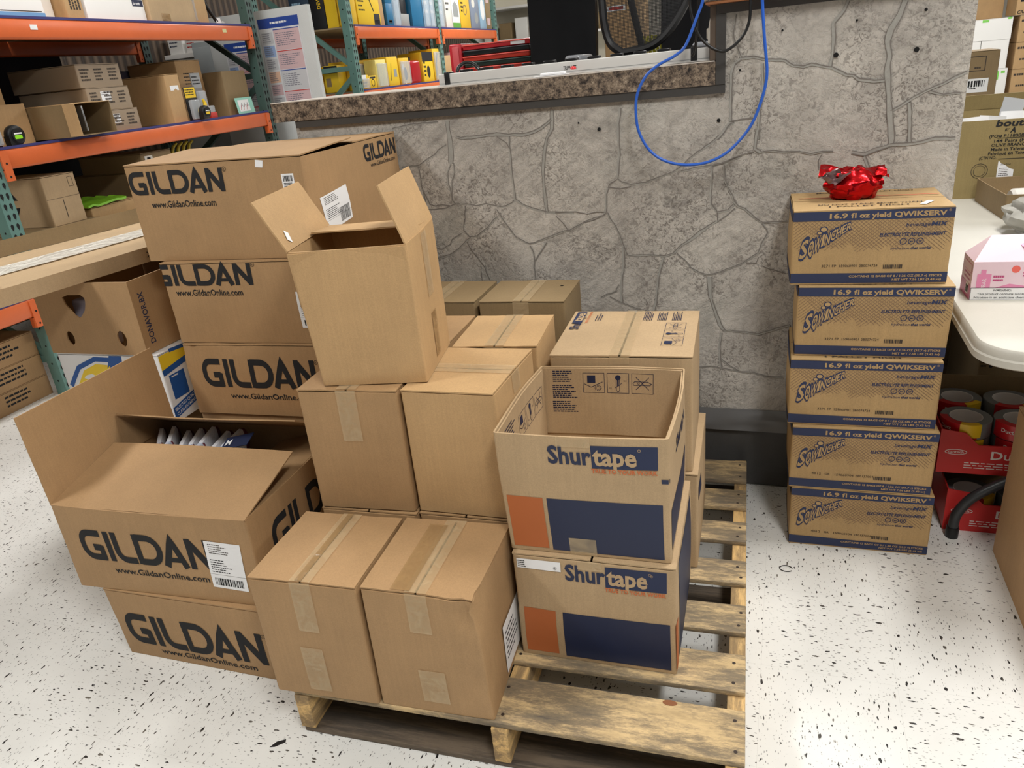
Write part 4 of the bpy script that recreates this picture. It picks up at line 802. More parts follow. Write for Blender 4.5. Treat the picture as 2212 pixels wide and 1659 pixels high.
def tape_measure(loc, rz, label, col, s=.075):
    t = thing('tape_measure', loc, rz, label, 'tape measure')
    M = Matrix.Translation((s / 2, .02, s / 2)) @ Matrix.Rotation(math.pi / 2, 4, 'X')
    P = [(s * .5, -.018), (s * .5, .018)]
    m = MB().lathe([(s * .40, -.02), (s * .47, -.017), (s * .5, -.01), (s * .5, .01), (s * .47, .017), (s * .40, .02)], BLK, M=M, n=28); m.box((.0, .002, 0), (s * .6, .038, s * .5), BLK); m.build('case', t)
    MB().lathe([(s * .36, -.0225), (s * .42, -.0225), (s * .42, -.0195), (s * .36, -.0195)], col, M=Matrix.Translation((s / 2, .02, s / 2)) @ Matrix.Rotation(math.pi / 2, 4, 'X'), n=28, cap=False).build('rim', t)
    k = MB().deco(Fr((s / 2, .02 - .0235, s / 2), (1, 0, 0), (0, 0, 1)), disk(0, 0, s * .34, 24), BLK, 1); k.deco(Fr((s / 2, .02 - .0235, s / 2), (1, 0, 0), (0, 0, 1)), rect(-s * .22, -s * .18, s * .22, 0), col, 2); k.deco(Fr((s / 2, .02 - .0235, s / 2), (1, 0, 0), (0, 0, 1)), rect(-s * .22, s * .05, s * .24, s * .12), WHITE, 2); k.build('badge', t)
    return t
tape_measure(rk(.10, .003, SH['mid'] + .001), RZ, 'black tape measure with lime green rim at the left end of the middle shelf', LIME, .10)
def hang_card(loc, rz, w, h, label, top, main, name='tool_pack', cat='tool pack', group=None):
    t = thing(name, loc, rz, label, cat, group)
    MB().rbox((0, .02, 0), (w, .026, h), main, .002, 2).deco(Fr((0, .0198, 0), (1, 0, 0), (0, 0, 1)), rect(.004, h * .68, w - .004, h - .004), top, 1).deco(Fr((0, .0198, 0), (1, 0, 0), (0, 0, 1)), greek(.01, h * .9, w * .8, 3, h * .07, h * .03, int(w * 1000)), INK, 2).build('backing_card', t)
    MB().rbox((w * .12, -.012, .01), (w * .88, .0195, h * .62), CLR, .01, 3).build('blister', t)
    return t
hang_card(rk(.0, .015, SH['mid']), RZ, .075, .155, 'black hanging tool pack with red and white header left of the lime tape measure', REDI, BLK)
t = hang_card(rk(1.515, .014, SH['mid']), RZ, .115, .215, 'yellow topped black tool pack standing on the middle rack shelf', YEL, BLK)
tape_measure(rk(1.56, -.045, SH['mid'] + .008), RZ, 'black tape measure with yellow ring in front of the yellow tool pack', YEL, .085)
t = hang_card(rk(1.66, .05, SH['mid']), RZ, .10, .30, 'clear blister tool pack with grey contents between yellow pack and tall carton', CLR, pm('grey_print', (120, 116, 112), .5))
m = MB().tube([(0, 0, 0), (.0, 0, .07), (.012, 0, .10), (.0, 0, .13)], [.014, .016, .012, .008], YEL, 12); m.build('screwdriver_pack', None, rk(1.665, .016, SH['mid'] + .001), RZ, label='small yellow handled tool standing by the tape measure on the rack', cat='tool')
t = thing('bit_set', rk(1.70, .004, SH['mid']), RZ, 'small red pack with clear top on the middle rack shelf', 'tool pack'); MB().rbox((0, 0, 0), (.07, .03, .04), REDI, .004).build('red_case', t); MB().rbox((.005, .003, .0405), (.065, .027, .085), CLR, .008).build('clear_cover', t)
# top shelf
LBL = pm('sky_blue_print', (110, 160, 206), .5); OFFW = pm('off_white_board', (222, 218, 208), .6); WBX = pm('white_board', (238, 236, 232), .5)
rc(.20, .02, SH['top'], .37, .34, .36, 'white laptop style carton with a blue lower band, left end of the top rack shelf', name='retail_box', mat=WBX, tape=False, deco=[('F', rect(.002, .0, .368, .026, .05), LBL), ('F', rect(.1, .03, .35, .034), INKS)])
rc(.585, .10, SH['top'], .125, .3, .30, 'grey beige carton beside the white and blue one, top rack shelf', name='retail_box', mat=OFFW, tape=False)
rc(.72, .02, SH['top'], .12, .4, .34, 'narrow kraft carton with printed columns, top rack shelf', group=RG, mat=KR, tape=False, deco=[('F', T90(greek(0, 0, .15, 4, .02, .012, 71), .04, .05), INKS)])
rc(.86, .02, SH['top'], .47, .4, .36, 'large plain white carton with a small dark label, top rack shelf', name='retail_box', mat=WBX, tape=False, deco=[('F', rect(.37, .085, .46, .12), NAVYD), ('F', text('brush', .38, .092, .018, .02), WHITE)])
cb = rc(1.345, .0, SH['top'], .44, .5, .38, 'large brown carton with a brown tape patch, top rack shelf', group=RG, mat=KS, yaw=.02); cb.strip('F', rect(.1, 0, .18, .05), TAPB)
rc(1.80, .03, SH['top'], .15, .48, .36, 'narrow carton with bubble wrap strip beside the large brown one, top rack shelf', group=RG, mat=KR, deco=[('F', rect(.0, .02, .03, .36, .05), CLR)])
rc(2.02, .45, SH['top'], .30, .3, .10, 'lower small brown carton at the right end of the top rack shelf', group=RG, mat=KR); rc(2.02, .45, SH['top'] + .1015, .29, .3, .12, 'upper small brown carton at the right end of the top rack shelf', group=RG, mat=KR)
t = thing('paint_brush', rk(2.00, .05, SH['top'] + .006), RZ, 'paint brush with black handle and white tag leaning on the top rack shelf', 'brush')
MB().tube([(.10, .03, .02), (.05, .03, .075), (-.0, .03, .14), (-.03, .03, .18)], [.012, .011, .014, .012], BLK, 10).build('handle', t)
MB().slab([(.085, .03, .005), (.13, .03, .0), (.24, .05, .004), (.20, .05, .03)], .012, pm('grey_bristle', (186, 186, 184), .7), 6, 3).build('bristles', t); MB().slab([(.08, .02, .006), (.14, .02, .0), (.13, .02, .045), (.09, .02, .04)], .002, WHITE, 2, 2).build('tag', t)
MB().rbox((0, 0, 0), (.26, .2, .016), pm('grey_plate', (176, 178, 178), .4), .004).build('drop_plate', None, rk(2.05, .12, SH['top'] + .001), RZ, label='flat light grey plate lying under the brush, top rack shelf', cat='plate')
# low shelf
rc(.02, .02, SH['low'], .50, .5, .295, 'dark brown carton under the lower shelf stack of the left rack', group=RG, mat=KD)
rc(.545, .02, SH['low'], .50, .5, .275, 'long brown carton on the low rack shelf', group=RG, mat=KD)
c = rc(.235, .05, SH['low'] + .297, .225, .40, .262, 'pale brown carton with a vertical slot on the low rack shelf', group=RG, mat=KS, tape=False, deco=[('F', rect(.1, .03, .104, .13), INK), ('F', line([(.17, .19), (.2, .19), (.2, .24), (.17, .24)], .002, True), INKS), ('F', rect(0, .14, .225, .1415), INKS), ('L', poly([(.1, .15), (.2, .15), (.15, .22)]), INK), ('L', poly([(.1, .11), (.2, .11), (.15, .04)]), INK)])
rc(.53, .08, SH['low'] + .277, .40, .42, .065, 'flat carton lying beside the slotted carton, low rack shelf', group=RG, mat=KR)
gp = MB()
for i in range(3): gp.slab([(0, .10 * i, .012 + .003 * i), (.30, .10 * i, .02), (.30, .10 * i + .09, .03), (0, .10 * i + .09, .02)], .012, pm('green_film', (128, 190, 50), .25), 8, 5, lambda p, u, v, N: p + N * .012 * noise.noise(Vector((u * 5, v * 5, i))))
gp.build('green_film_pack', None, rk(.50, .06, SH['low'] + .345), RZ, label='bright green film wrapped packs on the flat carton, low rack shelf', cat='pack')
rc(1.06, .10, SH['low'], .62, .6, .47, 'wide dull brown carton on the low rack shelf', group=RG, mat=KD)
rc(.80, .12, SH['low'] + .472, .55, .5, .11, 'flat carton with label on top of the wide one, low rack shelf', group=RG, mat=KD, deco=[('F', rect(.03, .02, .10, .09), OFFW), ('F', rect(.05, .03, .08, .08), INK), ('F', rect(.44, .02, .50, .08), OFFW)]) if False else None
rc(1.07, .12, SH['low'] + .472, .28, .5, .11, 'flat labelled carton on top of the wide one, low rack shelf', group=RG, mat=KD, deco=[('F', rect(.03, .02, .10, .09), OFFW), ('F', rect(.05, .03, .08, .08), INK)])
for i in range(4):
    t = MB().tube([(0, 0, .0), (.02, 0, .06), (.05, .0, .11), (.09, 0, .13)], [.012, .012, .01, .008], pm('dull_yellow', (196, 176, 60), .45), 8)
    t.build('yellow_hand_tool', None, rk(1.38 + .055 * i, .16, SH['low'] + .473), RZ, label='one of the yellow tool handles standing behind the tall stack on the low rack shelf', cat='tool handle', group='yellow tool handles on the low rack shelf')
for i, (z, h, l) in enumerate(((0, .115, 'bottom'), (.117, .12, 'middle'), (.239, .125, 'top'))):
    rc(-.62, .12, z + .001, .56, .6, h, l + ' flat printed carton on the floor under the left rack', group='flat cartons under the left rack', mat=KG, tape=False,
       deco=[('F', greek(.28, h * .72, .2, 3, h * .2, h * .09, 80 + i), INK), ('F', greek(.05, h * .72, .12, 2, h * .2, h * .09, 85 + i), INK)])

# ---------------------------------------------------------------- long carton, banana carton, glove case beside the tall stack
MB().rbox((0, 0, 0), (.40, .48, .439), KD, .004).build('cardboard_box', None, (-2.308, 1.735, .001), .03, label='brown carton on the floor under the white glove case', cat='box')
gc = Carton('glove_case', (-2.300, 1.728, .4405), .03, .425, .45, .2405, 'white case printed with yellow gloves and blue lines beside the tall stack', 'box', None, pm('white_case', (232, 232, 232), .4), bulge=.002)
GY = pm('glove_yellow', (240, 206, 44), .45); GB = pm('glove_blue', (28, 84, 156), .45)
gc.deco('F', poly([(.04, .0), (.14, .0), (.19, .10), (.24, .16), (.23, .20), (.16, .205), (.10, .18), (.05, .12)]), GY, 1)
gc.deco('F', line([(.02, .12), (.08, .19), (.16, .222), (.235, .22)], .016), GB, 2).deco('F', line([(.12, .0), (.20, .08), (.27, .15)], .014), GB, 2).deco('F', poly([(.225, .235), (.275, .235), (.265, .14), (.25, .17), (.24, .14), (.232, .18), (.222, .15), (.218, .20), (.205, .19)]), GB, 3)
gc.deco('F', greek(.29, .205, .09, 1, .01, .006, 3), INKS, 2).deco('F', barcode(.285, .165, .09, .025, 20, 8), INKS, 2)
gc.deco('R', poly([(0, .235), (0, .185), (.12, .20), (.2, .15), (.3, .11), (.4, .1), (.4, .13), (.3, .15), (.2, .2), (.1, .235)]), GY, 1).deco('R', line([(.0, .175), (.12, .19), (.2, .14), (.32, .09), (.42, .08)], .02), GB, 2).deco('R', line([(.05, .238), (.12, .232), (.22, .19)], .012), GB, 2)
gc.deco('R', rect(.02, .075, .09, .16, .05), GB, 2).deco('R', greek(.03, .15, .045, 1, .01, .005, 4), WHITE, 3)
gc.deco('R', poly([(.0, .012), (.0, .052), (.2, .092), (.2, .050)]), GB, 1).deco('R', text('SELECTED QUALITY', .008, .036, .011, .01, rot=.2, width=.12), WHITE, 2).deco('R', text('CLASS EXAMINATION', .012, .019, .011, .01, rot=.2, width=.13), WHITE, 2)
gc.close('x', False)
# banana carton: end panel with three hand holes
bn = thing('produce_box', (-2.307, 1.723, .6825), .029, 'open brown produce box with three hand holes in its end, on the glove case', 'box')
def holed(w, h, holes, th, m, name, parent, M):
    cu = bpy.data.curves.new('t', 'CURVE'); cu.dimensions = '2D'; cu.fill_mode = 'BOTH'; cu.extrude = th / 2
    for P in [[(0, 0), (w, 0), (w, h), (0, h)]] + holes:
        sp = cu.splines.new('POLY'); sp.points.add(len(P) - 1); sp.use_cyclic_u = True
        for q, p in zip(sp.points, P): q.co = (p[0], p[1], 0, 1)
    ob = bpy.data.objects.new('t', cu); me = ob.to_mesh(); V = [M @ v.co.copy() for v in me.vertices]; F = [tuple(p.vertices) for p in me.polygons]; ob.to_mesh_clear()
    bpy.data.objects.remove(ob); bpy.data.curves.remove(cu)
    return MB().add(V, F, m).build(name, parent)
def blob(cx, cy, rx, ry, tri=0, n=20): return [(cx + rx * math.cos(a) * (1 + tri * math.cos(3 * a + math.pi / 2)), cy + ry * math.sin(a) * (1 + tri * math.cos(3 * a + math.pi / 2))) for a in [2 * math.pi * i / n for i in range(n)]]
MF = Matrix(((1, 0, 0, 0), (0, 0, -1, .003), (0, 1, 0, 0), (0, 0, 0, 1)))
holed(.40, .243, [[(.165 + a, .165 + b) for a, b in ((-.045, .03), (-.02, .038), (.035, .038), (.048, .028), (.046, .012), (.035, -.012), (.012, -.034), (-.0, -.04), (-.015, -.03), (-.04, .006))], blob(.10, .055, .016, .024), blob(.315, .055, .018, .027)], .005, KG, 'end_panel', bn, MF)
holed(.40, .243, [blob(.1, .055, .016, .024), blob(.3, .055, .018, .027)], .005, KG, 'end_panel', bn, Matrix.Translation((0, .485, 0)) @ MF)
m = MB().box((.395, .006, 0), (.40, .482, .243), KG).deco(Fr((.40, 0, 0), (0, 1, 0), (0, 0, 1)), T90(text('DONAVOR.BX', 0, 0, .022, .02, width=.17), .05, .03), NAVY, 1); m.build('side_panel', bn)
MB().box((0, .006, 0), (.005, .482, .243), KG).build('side_panel', bn); MB().box((.005, .006, 0), (.395, .482, .005), KG).build('bottom_panel', bn)
MB().rbox((.09, .05, .006), (.22, .10, .17), pm('lilac_plastic', (196, 190, 206), .4), .01).build('packed_item', None, (-2.307, 1.723, .6825), .029, label='pale lilac plastic item inside the produce box, seen through its hand hole', cat='item')
XA = -math.radians(6.3)
xj = thing('long_carton', (-2.655, 1.10, .930), XA, 'long flat brown carton with shiny clear tape lying across the produce box', 'box')
def xw(p): return p
m = MB().slab([(0, 0, .05), (.52, 0, .05), (.52, 1.38, .05), (0, 1.38, .05)], .05, KS, 10, 20, lambda p, u, v, N: p + N * (.0035 * noise.noise(Vector((u * 2, v * 6, 4))) if p.z > .03 else 0))
m.deco(Fr((.5204, 0, 0), (0, 1, 0), (0, 0, 1)), text('XJ-PDB-40', .93, .016, .019, .015, width=.17), INKS, 1); m.build('carton_body', xj)
TSH = pm('glare_white_tape', (246, 242, 232), .16, alpha=.72); nb = nt(TSH)  # white base stands in for glare, beside the tape's own crinkled whiteness
tcn = nb[1]('ShaderNodeTexCoord'); nn = nb[1]('ShaderNodeTexNoise', i_Scale=9.0, i_Detail=3.0, i_Distortion=2.2); nb[2](tcn.outputs['Object'], nn.inputs['Vector']); bb = nb[1]('ShaderNodeBump', i_Strength=.8, i_Distance=.02); nb[2](nn.outputs[0], bb.inputs['Height']); nb[2](bb.outputs[0], nb[3].inputs['Normal'])
MB().slab([(.19, .002, .0545), (.33, .002, .0545), (.33, 1.37, .0545), (.19, 1.37, .0545)], .0006, TSH, 8, 40, lambda p, u, v, N: p + N * .0022 * noise.noise(Vector((u * 3, v * 22, 1)))).build('tape', xj)
for y in (.36, .42): MB().slab([(.02, y, .0552), (.515, y, .0552), (.515, y + .022, .0552), (.02, y + .022, .0552)], .0004, TAPB, 8, 2).build('tape', xj)
MB().slab([(0.0, 1.38, .052), (.0, 0, .052), (-.012, 0, .105), (-.012, 1.38, .105)], .004, KD, 20, 3, lambda p, u, v, N: p + N * .004 * noise.noise(Vector((u * 8, v, 3)))).build('flap', xj)

# ---------------------------------------------------------------- knitted gloves in the open carton
GW = mottled('knit_white', (232, 232, 236), .05, 60, fine=.1, fscale=500, bump=.4); GP = mottled('palm_blue_grey', (190, 198, 214), .06, 50); MAR = pm('maroon_cuff', (110, 44, 56), .8)
def glove(loc, rz, tilt, label, ry=0):
    t = thing('work_glove', loc, rz, label, 'glove', 'work gloves bundled in the open carton', tilt, ry)
    b = MB()
    fl = [(-.033, .078, .0105), (-.011, .092, .011), (.011, .088, .011), (.032, .068, .010)]
    b.slab([(-.045, -.06, .012), (.045, -.06, .012), (.046, .035, .013), (-.046, .035, .013)], .024, GW, 8, 8, lambda p, u, v, N: Vector((p.x, p.y, p.z * (1 - .55 * abs(2 * u - 1) ** 3))))
    b.build('hand', t)
    for x, L, r in fl:
        MB().tube([(x, .028, 0), (x * 1.08, .028 + L * .4, .005), (x * 1.14, .028 + L * .75, .002), (x * 1.16, .028 + L, -.006)], [r * 1.05, r, r * .95, r * .55], GP, 10).tube([(x * .98, .030, .0), (x, .036, .001)], r * 1.16, MAR, 10).build('finger', t)
    MB().tube([(.036, -.03, 0), (.062, -.005, .004), (.070, .022, 0), (.072, .038, -.004)], [.014, .0125, .011, .007], GP, 10).build('finger', t)
    MB().lathe([(.040, 0), (.043, .008), (.040, .016)], MAR, M=Matrix.Translation((0, -.058, 0)) @ Matrix.Scale(.38, 4, (0, 0, 1)) @ Matrix.Rotation(math.pi / 2, 4, 'X'), n=20).build('cuff', t)
for i in range(7):
    glove((-1.735 + .040 * i, 1.525 + .004 * i, .462 + .008 * math.sin(i * 2.1)), 3.45 - .09 * i, -.35, 'white knit glove with blue grey fingers in the plastic wrapped bundle, open carton', 1.42)
m = MB()
m.slab([(-.14, -.10, .0), (.14, -.10, .0), (.14, .10, .03), (-.14, .10, .03)], .07, pm('glove_wrap_film', (226, 228, 232), .12, alpha=.06), 14, 10, lambda p, u, v, N: p + N * .02 * noise.noise(Vector((u * 6, v * 6, p.z * 9))))
m.build('plastic_wrap', None, (-1.70, 1.60, .40), -.2, label='clear plastic film around the gloves in the open carton', cat='wrap')
MB().slab([(0, 0, 0), (.09, 0, .02), (.09, .045, .035), (0, .045, .015)], .002, NAVYD, 3, 2).deco(Fr((0, 0, .001), (.976, 0, .217), (0, 1, .33)), text('M', .01, .012, .02, .02), WHITE, 3).build('glove_card', None, (-1.46, 1.47, .515), .1, label='dark blue header card on the glove bundle', cat='card')
MB().rbox((0, 0, 0), (.52, .42, .135), pm('glove_bale', (150, 150, 154), .8), .02).build('glove_bale', None, (-1.757, 1.21, .24), .062, label='grey bale of gloves filling the bottom of the open carton', cat='glove bale')

# ---------------------------------------------------------------- counter top things
ps = thing('power_strip', (-1.083, 2.435, 1.3885), -.006, 'long light grey metal power strip lying on the counter ledge', 'power strip')
m = MB().rbox((0, 0, 0), (.866, .04, .036), ALU, .003).box((0, -.012, .0), (.866, -.0, .0025), ALU)
m.deco(Fr((0, 0, 0), (1, 0, 0), (0, 0, 1)), text('TRIPP-LITE', .425, .012, .011, .03, width=.042), INK, 1); m.deco(Fr((0, 0, 0), (1, 0, 0), (0, 0, 1)), rect(.0, .006, .865, .0072, .1), STEEL, 1); m.build('housing', ps)
for i in range(11): MB().rbox((.075 + .071 * i, .006, .0362), (.112 + .071 * i, .034, .044), BLK, .0015, 1).build('outlet', ps)
for x in (.022, .812): MB().rbox((x, -.004, -.000), (x + .018, .043, .041), BLK, .003).build('mounting_clip', ps)
m = MB().slab([(0, 0, 0), (.11, 0, 0), (.11, .03, 0), (0, .03, 0)], .002, WHITE, 3, 2).rbox((.02, .004, .0005), (.10, .026, .008), pm('clear_case_white', (236, 236, 238), .2), .003)
m.build('plastic_sleeve', None, (-.745, 2.394, 1.3900), .02, label='white plastic sleeve lying on the ledge in front of the power strip', cat='sleeve')
MB().lathe([(.002, -.004), (.008, -.003), (.0095, .0), (.008, .004), (.003, .006)], pm('red_plastic', (214, 40, 46), .3), n=14).build('red_plastic_bead', None, (-.618, 2.399, 1.4035), 0, label='small red plastic cap beside the power strip lettering', cat='cap')
CB = pm('blue_cable', (42, 96, 196), .35); CK = pm('black_cable', (18, 18, 18), .4); CWt = pm('white_cable', (206, 200, 188), .45)
def spline(pts, n=8):
    P = [Vector(p) for p in pts]; P = [P[0] * 2 - P[1]] + P + [P[-1] * 2 - P[-2]]; out = []
    for i in range(1, len(P) - 2):
        for k in range(n):
            t = k / n; out.append(.5 * ((2 * P[i]) + (-P[i - 1] + P[i + 1]) * t + (2 * P[i - 1] - 5 * P[i] + 4 * P[i + 1] - P[i + 2]) * t * t + (-P[i - 1] + 3 * P[i] - 3 * P[i + 1] + P[i + 2]) * t ** 3))
    return out + [P[-2]]
Y0 = 2.318; Y1 = 2.333
MB().tube(spline([(-.225, 2.30, 1.66), (-.228, Y0, 1.60), (-.226, Y0, 1.545), (-.243, Y0, 1.50), (-.272, Y0, 1.435), (-.301, Y0, 1.411), (-.345, Y0, 1.392), (-.382, Y0, 1.367), (-.408, Y0, 1.325), (-.416, Y0, 1.282), (-.412, Y0, 1.225), (-.391, Y0, 1.176), (-.36, Y0, 1.142), (-.317, Y0, 1.120), (-.265, Y0, 1.111), (-.21, Y0, 1.116), (-.16, Y0, 1.138), (-.12, Y0, 1.174), (-.091, Y0, 1.213), (-.072, Y0, 1.258), (-.058, Y0, 1.31), (-.055, Y0, 1.352), (-.061, Y0, 1.405), (-.067, Y0, 1.457), (-.073, Y0, 1.525), (-.078, Y0, 1.60), (-.08, 2.31, 1.66)]), .0042, CB, 10).build('network_cable', None, label='bright blue network cable hanging in a loop in front of the stone counter', cat='cable')
MB().tube(spline([(-.262, 2.36, 1.66), (-.262, 2.335, 1.60), (-.262, 2.332, 1.54), (-.252, 2.33, 1.49), (-.235, Y1, 1.452), (-.21, Y1, 1.426), (-.185, Y1, 1.412), (-.165, Y1, 1.41), (-.14, Y1, 1.424), (-.118, Y1, 1.447), (-.105, Y1, 1.48), (-.103, Y1, 1.53), (-.1, Y1, 1.6), (-.1, 2.32, 1.66)]), .0042, CK, 10).build('power_cable', None, label='black cable drooping in a short loop over the corner of the trim', cat='cable')
MB().tube(spline([(-.235, 2.325, 1.62), (-.238, 2.327, 1.55), (-.243, 2.335, 1.47), (-.250, 2.345, 1.42), (-.258, 2.35, 1.405)]), [.004] * 33, CK, 8).build('power_cable', None, label='black cable end hanging just left of the trim post', cat='cable')
MB().tube(spline([(-.19 - .02, 2.50, 1.62), (-.215, 2.50, 1.52), (-.222, 2.50, 1.47), (-.222, 2.49, 1.432)]), .006, CWt, 8).build('power_cable', None, label='off white cable running down to the right end of the power strip', cat='cable')
t = thing('power_plug', (-.222, 2.52, 1.445), 0, 'off white plug and cable bend beside the trim post', 'plug'); MB().rbox((-.012, -.012, 0), (.012, .012, .03), CWt, .004).build('plug_body', t); MB().tube(spline([(0, 0, .028), (0, 0, .05), (.012, 0, .066), (.022, .01, .07)]), .004, CWt, 8).build('cord', t)
MB().tube(spline([(-1.025, 2.46, 1.427), (-1.02, 2.47, 1.442), (-1.0, 2.48, 1.452), (-.975, 2.48, 1.447), (-.955, 2.47, 1.433), (-.945, 2.46, 1.426)]), .006, CK, 10).build('power_cable', None, label='thick black cable arching over the left part of the power strip', cat='cable')

# ---------------------------------------------------------------- chairs, cases and shelf in the booth
def office_chair(x, y, rz, label, kind, h=.751):
    t = thing('office_chair', (x, y, h), rz, label, 'chair')
    b = MB().tube([(0, 0, .10), (0, 0, .36)], .03, BLK, 12); b.build('gas_column', t)
    for i in range(5):
        a = i * math.tau / 5 + .3; MB().tube([(0, 0, .11), (.14 * math.cos(a), .14 * math.sin(a), .085), (.22 * math.cos(a), .22 * math.sin(a), .06)], [.028, .022, .015], BLK, 8).build('base_leg', t)
        MB().lathe([(.026, -.02), (.028, 0), (.026, .02)], BLK, M=Matrix.Translation((.215 * math.cos(a), .215 * math.sin(a), .0285)) @ Matrix.Rotation(math.pi / 2, 4, 'X') @ Matrix.Rotation(a, 4, 'Y'), n=14).build('caster', t)
    w = .16 if kind == 'leather' else .175
    MB().rbox((-w - .05, -.23, .36), (w + .05, .23, .44), LEATH, .03, 4).build('seat', t)
    def bend(p, u, v, N): return p + Vector((0, 1, 0)) * (-.04 * math.sin(math.pi * u) + .05 * math.sin(math.pi * v * .9)) + N * 0
    if kind == 'leather':
        MB().slab([(-w, .20, .45), (w, .20, .45), (w * 1.05, .24, 1.30), (-w * 1.05, .24, 1.30)], -.07, LEATH, 12, 14, bend).build('backrest', t)
    else:
        b = MB(); P = []
        out = spline([(-.10, .20, .68), (-.155, .21, .73), (-.178, .215, .85), (-.178, .23, 1.10), (-.165, .24, 1.25), (0, .25, 1.32), (.165, .24, 1.25), (.185, .23, 1.10), (.178, .215, .90), (.12, .205, .78), (.03, .20, .70), (-.10, .20, .68)], 6)
        b.tube(out[:-1], .017, BLK, 8, closed=True); b.build('back_frame', t)
        cx = [p for p in out[:-1]]; c0 = Vector((0, .19, 1.05)); V = [c0] + cx; MB().add(V, [(0, i + 1, (i + 1) % len(cx) + 1) for i in range(len(cx))], mesh_fabric()).build('mesh_back', t)
        MB().tube(spline([(-.02, .24, .40), (-.015, .26, .62), (-.06, .25, .85), (-.09, .24, 1.0), (-.10, .26, 1.22)]), .014, BLK, 8).build('back_support', t)
    ah = .03 if kind == 'mesh' else 0
    for s in (-1, 1):
        MB().tube([(s * (w + .05), 0, .40), (s * (w + .065), .0, .52), (s * (w + .065), .02, .63 + ah)], .016, BLK, 8).build('arm_post', t)
        MB().rbox((s * (w + .065) - .032, -.13, .63 + ah), (s * (w + .065) + .032, .13, .66 + ah), pm('grey_arm_pad', (120, 122, 126), .3), .014, 3).build('armrest', t)
    return t
office_chair(-1.03, 3.68, .06, 'black leather office chair behind the counter, left of the mesh chair', 'leather')
# mesh chair: its left arm shows in front of the leather one
mc = office_chair(-.55, 3.18, .03, 'black mesh backed office chair with grey armrests behind the counter', 'mesh', .755)
office_chair(-.41, 3.70, -.02, 'black leather office chair behind the counter, half hidden by the trim post', 'leather')
sd = thing('booth_shelf', (-1.74, 4.07, .7515), 0, 'dark storage shelf behind the counter holding plastic cases', 'shelf')
MB().rbox((0, 0, 0), (1.40, .42, .03), TRIM, .003).build('board', sd); MB().rbox((0, 0, .52), (1.40, .42, .549), TRIM, .003).build('board', sd)
for x in (0, 1.37): MB().box((x, .01, .0305), (x + .03, .41, .5195), TRIM).build('side', sd)
CASE = [((24, 44, 40), 'dark green'), ((30, 30, 34), 'black'), ((116, 118, 44), 'olive'), ((30, 50, 44), 'dark green'), ((196, 52, 40), 'red'), ((34, 52, 46), 'dark green'), ((204, 60, 44), 'red'), ((26, 32, 34), 'black'), ((206, 44, 52), 'red')]
for i, (c, n) in enumerate(CASE):
    m = pm('case_' + n.replace(' ', '_') + str(c[0]), c, .3); t = thing('tool_tray', (-1.655 + .002 * (i % 3), 4.08, 1.302 + .0285 * i), .01 * ((i * 7) % 3 - 1), n + ' plastic tray, ' + ['lowest', 'second', 'third', 'fourth', 'fifth', 'sixth', 'seventh', 'eighth', 'topmost'][i] + ' of the coloured stack behind the counter', 'tray', 'coloured plastic trays stacked behind the counter')
    MB().rbox((0, 0, 0), (.375, .27, .0275), m, .005).build('tray_body', t)
    if i in (8,): MB().rbox((.27, -.002, .004), (.35, .0, .026), WHITE, .0005, 1).build('label_plate', t)
    MB().rbox((-.002, -.006, .020), (.377, -.0005, .026), pm('tray_lip_' + n.replace(' ', '_'), tuple(min(255, x + 46) for x in c), .3), .002, 2).build('front_lip', t)
t = thing('toolbox', (-1.735, 4.085, 1.302), .0, 'upright red metal toolbox left of the coloured tray stack', 'toolbox'); MB().rbox((0, 0, 0), (.072, .27, .265), pm('box_red', (190, 40, 50), .3), .008).build('toolbox_body', t); MB().rbox((.018, -.004, .02), (.055, .0, .25), pm('box_red_light', (206, 84, 88), .35), .002).build('front_strip', t)
for i in range(15):
    t = MB().rbox((0, 0, 0), (.14, .22, .0125), pm('pad_grey' if i % 2 else 'pad_cream', (150, 146, 134) if i % 2 else (186, 180, 164), .6), .002, 1)
    t.build('paper_pad', None, (-1.272 + .002 * (i % 2), 4.10, 1.302 + .014 * i), 0, label='one of the thin grey pads in the tall stack between trays and leather chair', cat='pad', group='thin pads stacked behind the counter')
MB().rbox((0, 0, 0), (.30, .28, .045), pm('dark_binder', (48, 34, 30), .5), .006).build('binder', None, (-1.375, 4.06, 1.560), .08, label='dark brown binder lying on top behind the coloured trays', cat='binder') if False else None
bx = Carton('cardboard_box', (-.88, 4.08, 1.301 + .0), .0, .17, .34, .44, 'tan carton with a red and white label seen through the mesh chair', 'box', None, KR); bx.deco('F', rect(.02, .33, .11, .355), WHITE).deco('F', rect(.03, .335, .10, .35), REDI); bx.close('x')
m = MB()
for i in range(6): m.tube(spline([(.02 * i, 0, 0), (.02 * i + .01, .01, .08), (.02 * i - .01, .0, .15), (.02 * i + .005, .01, .20)]), .008, pm('acid_yellow', (180, 176, 40), .5), 6)
m.build('yellow_rope_bundle', None, (-.69, 4.10, 1.303), 0, label='bundle of yellow rope on the booth shelf seen under the mesh chair back', cat='rope')

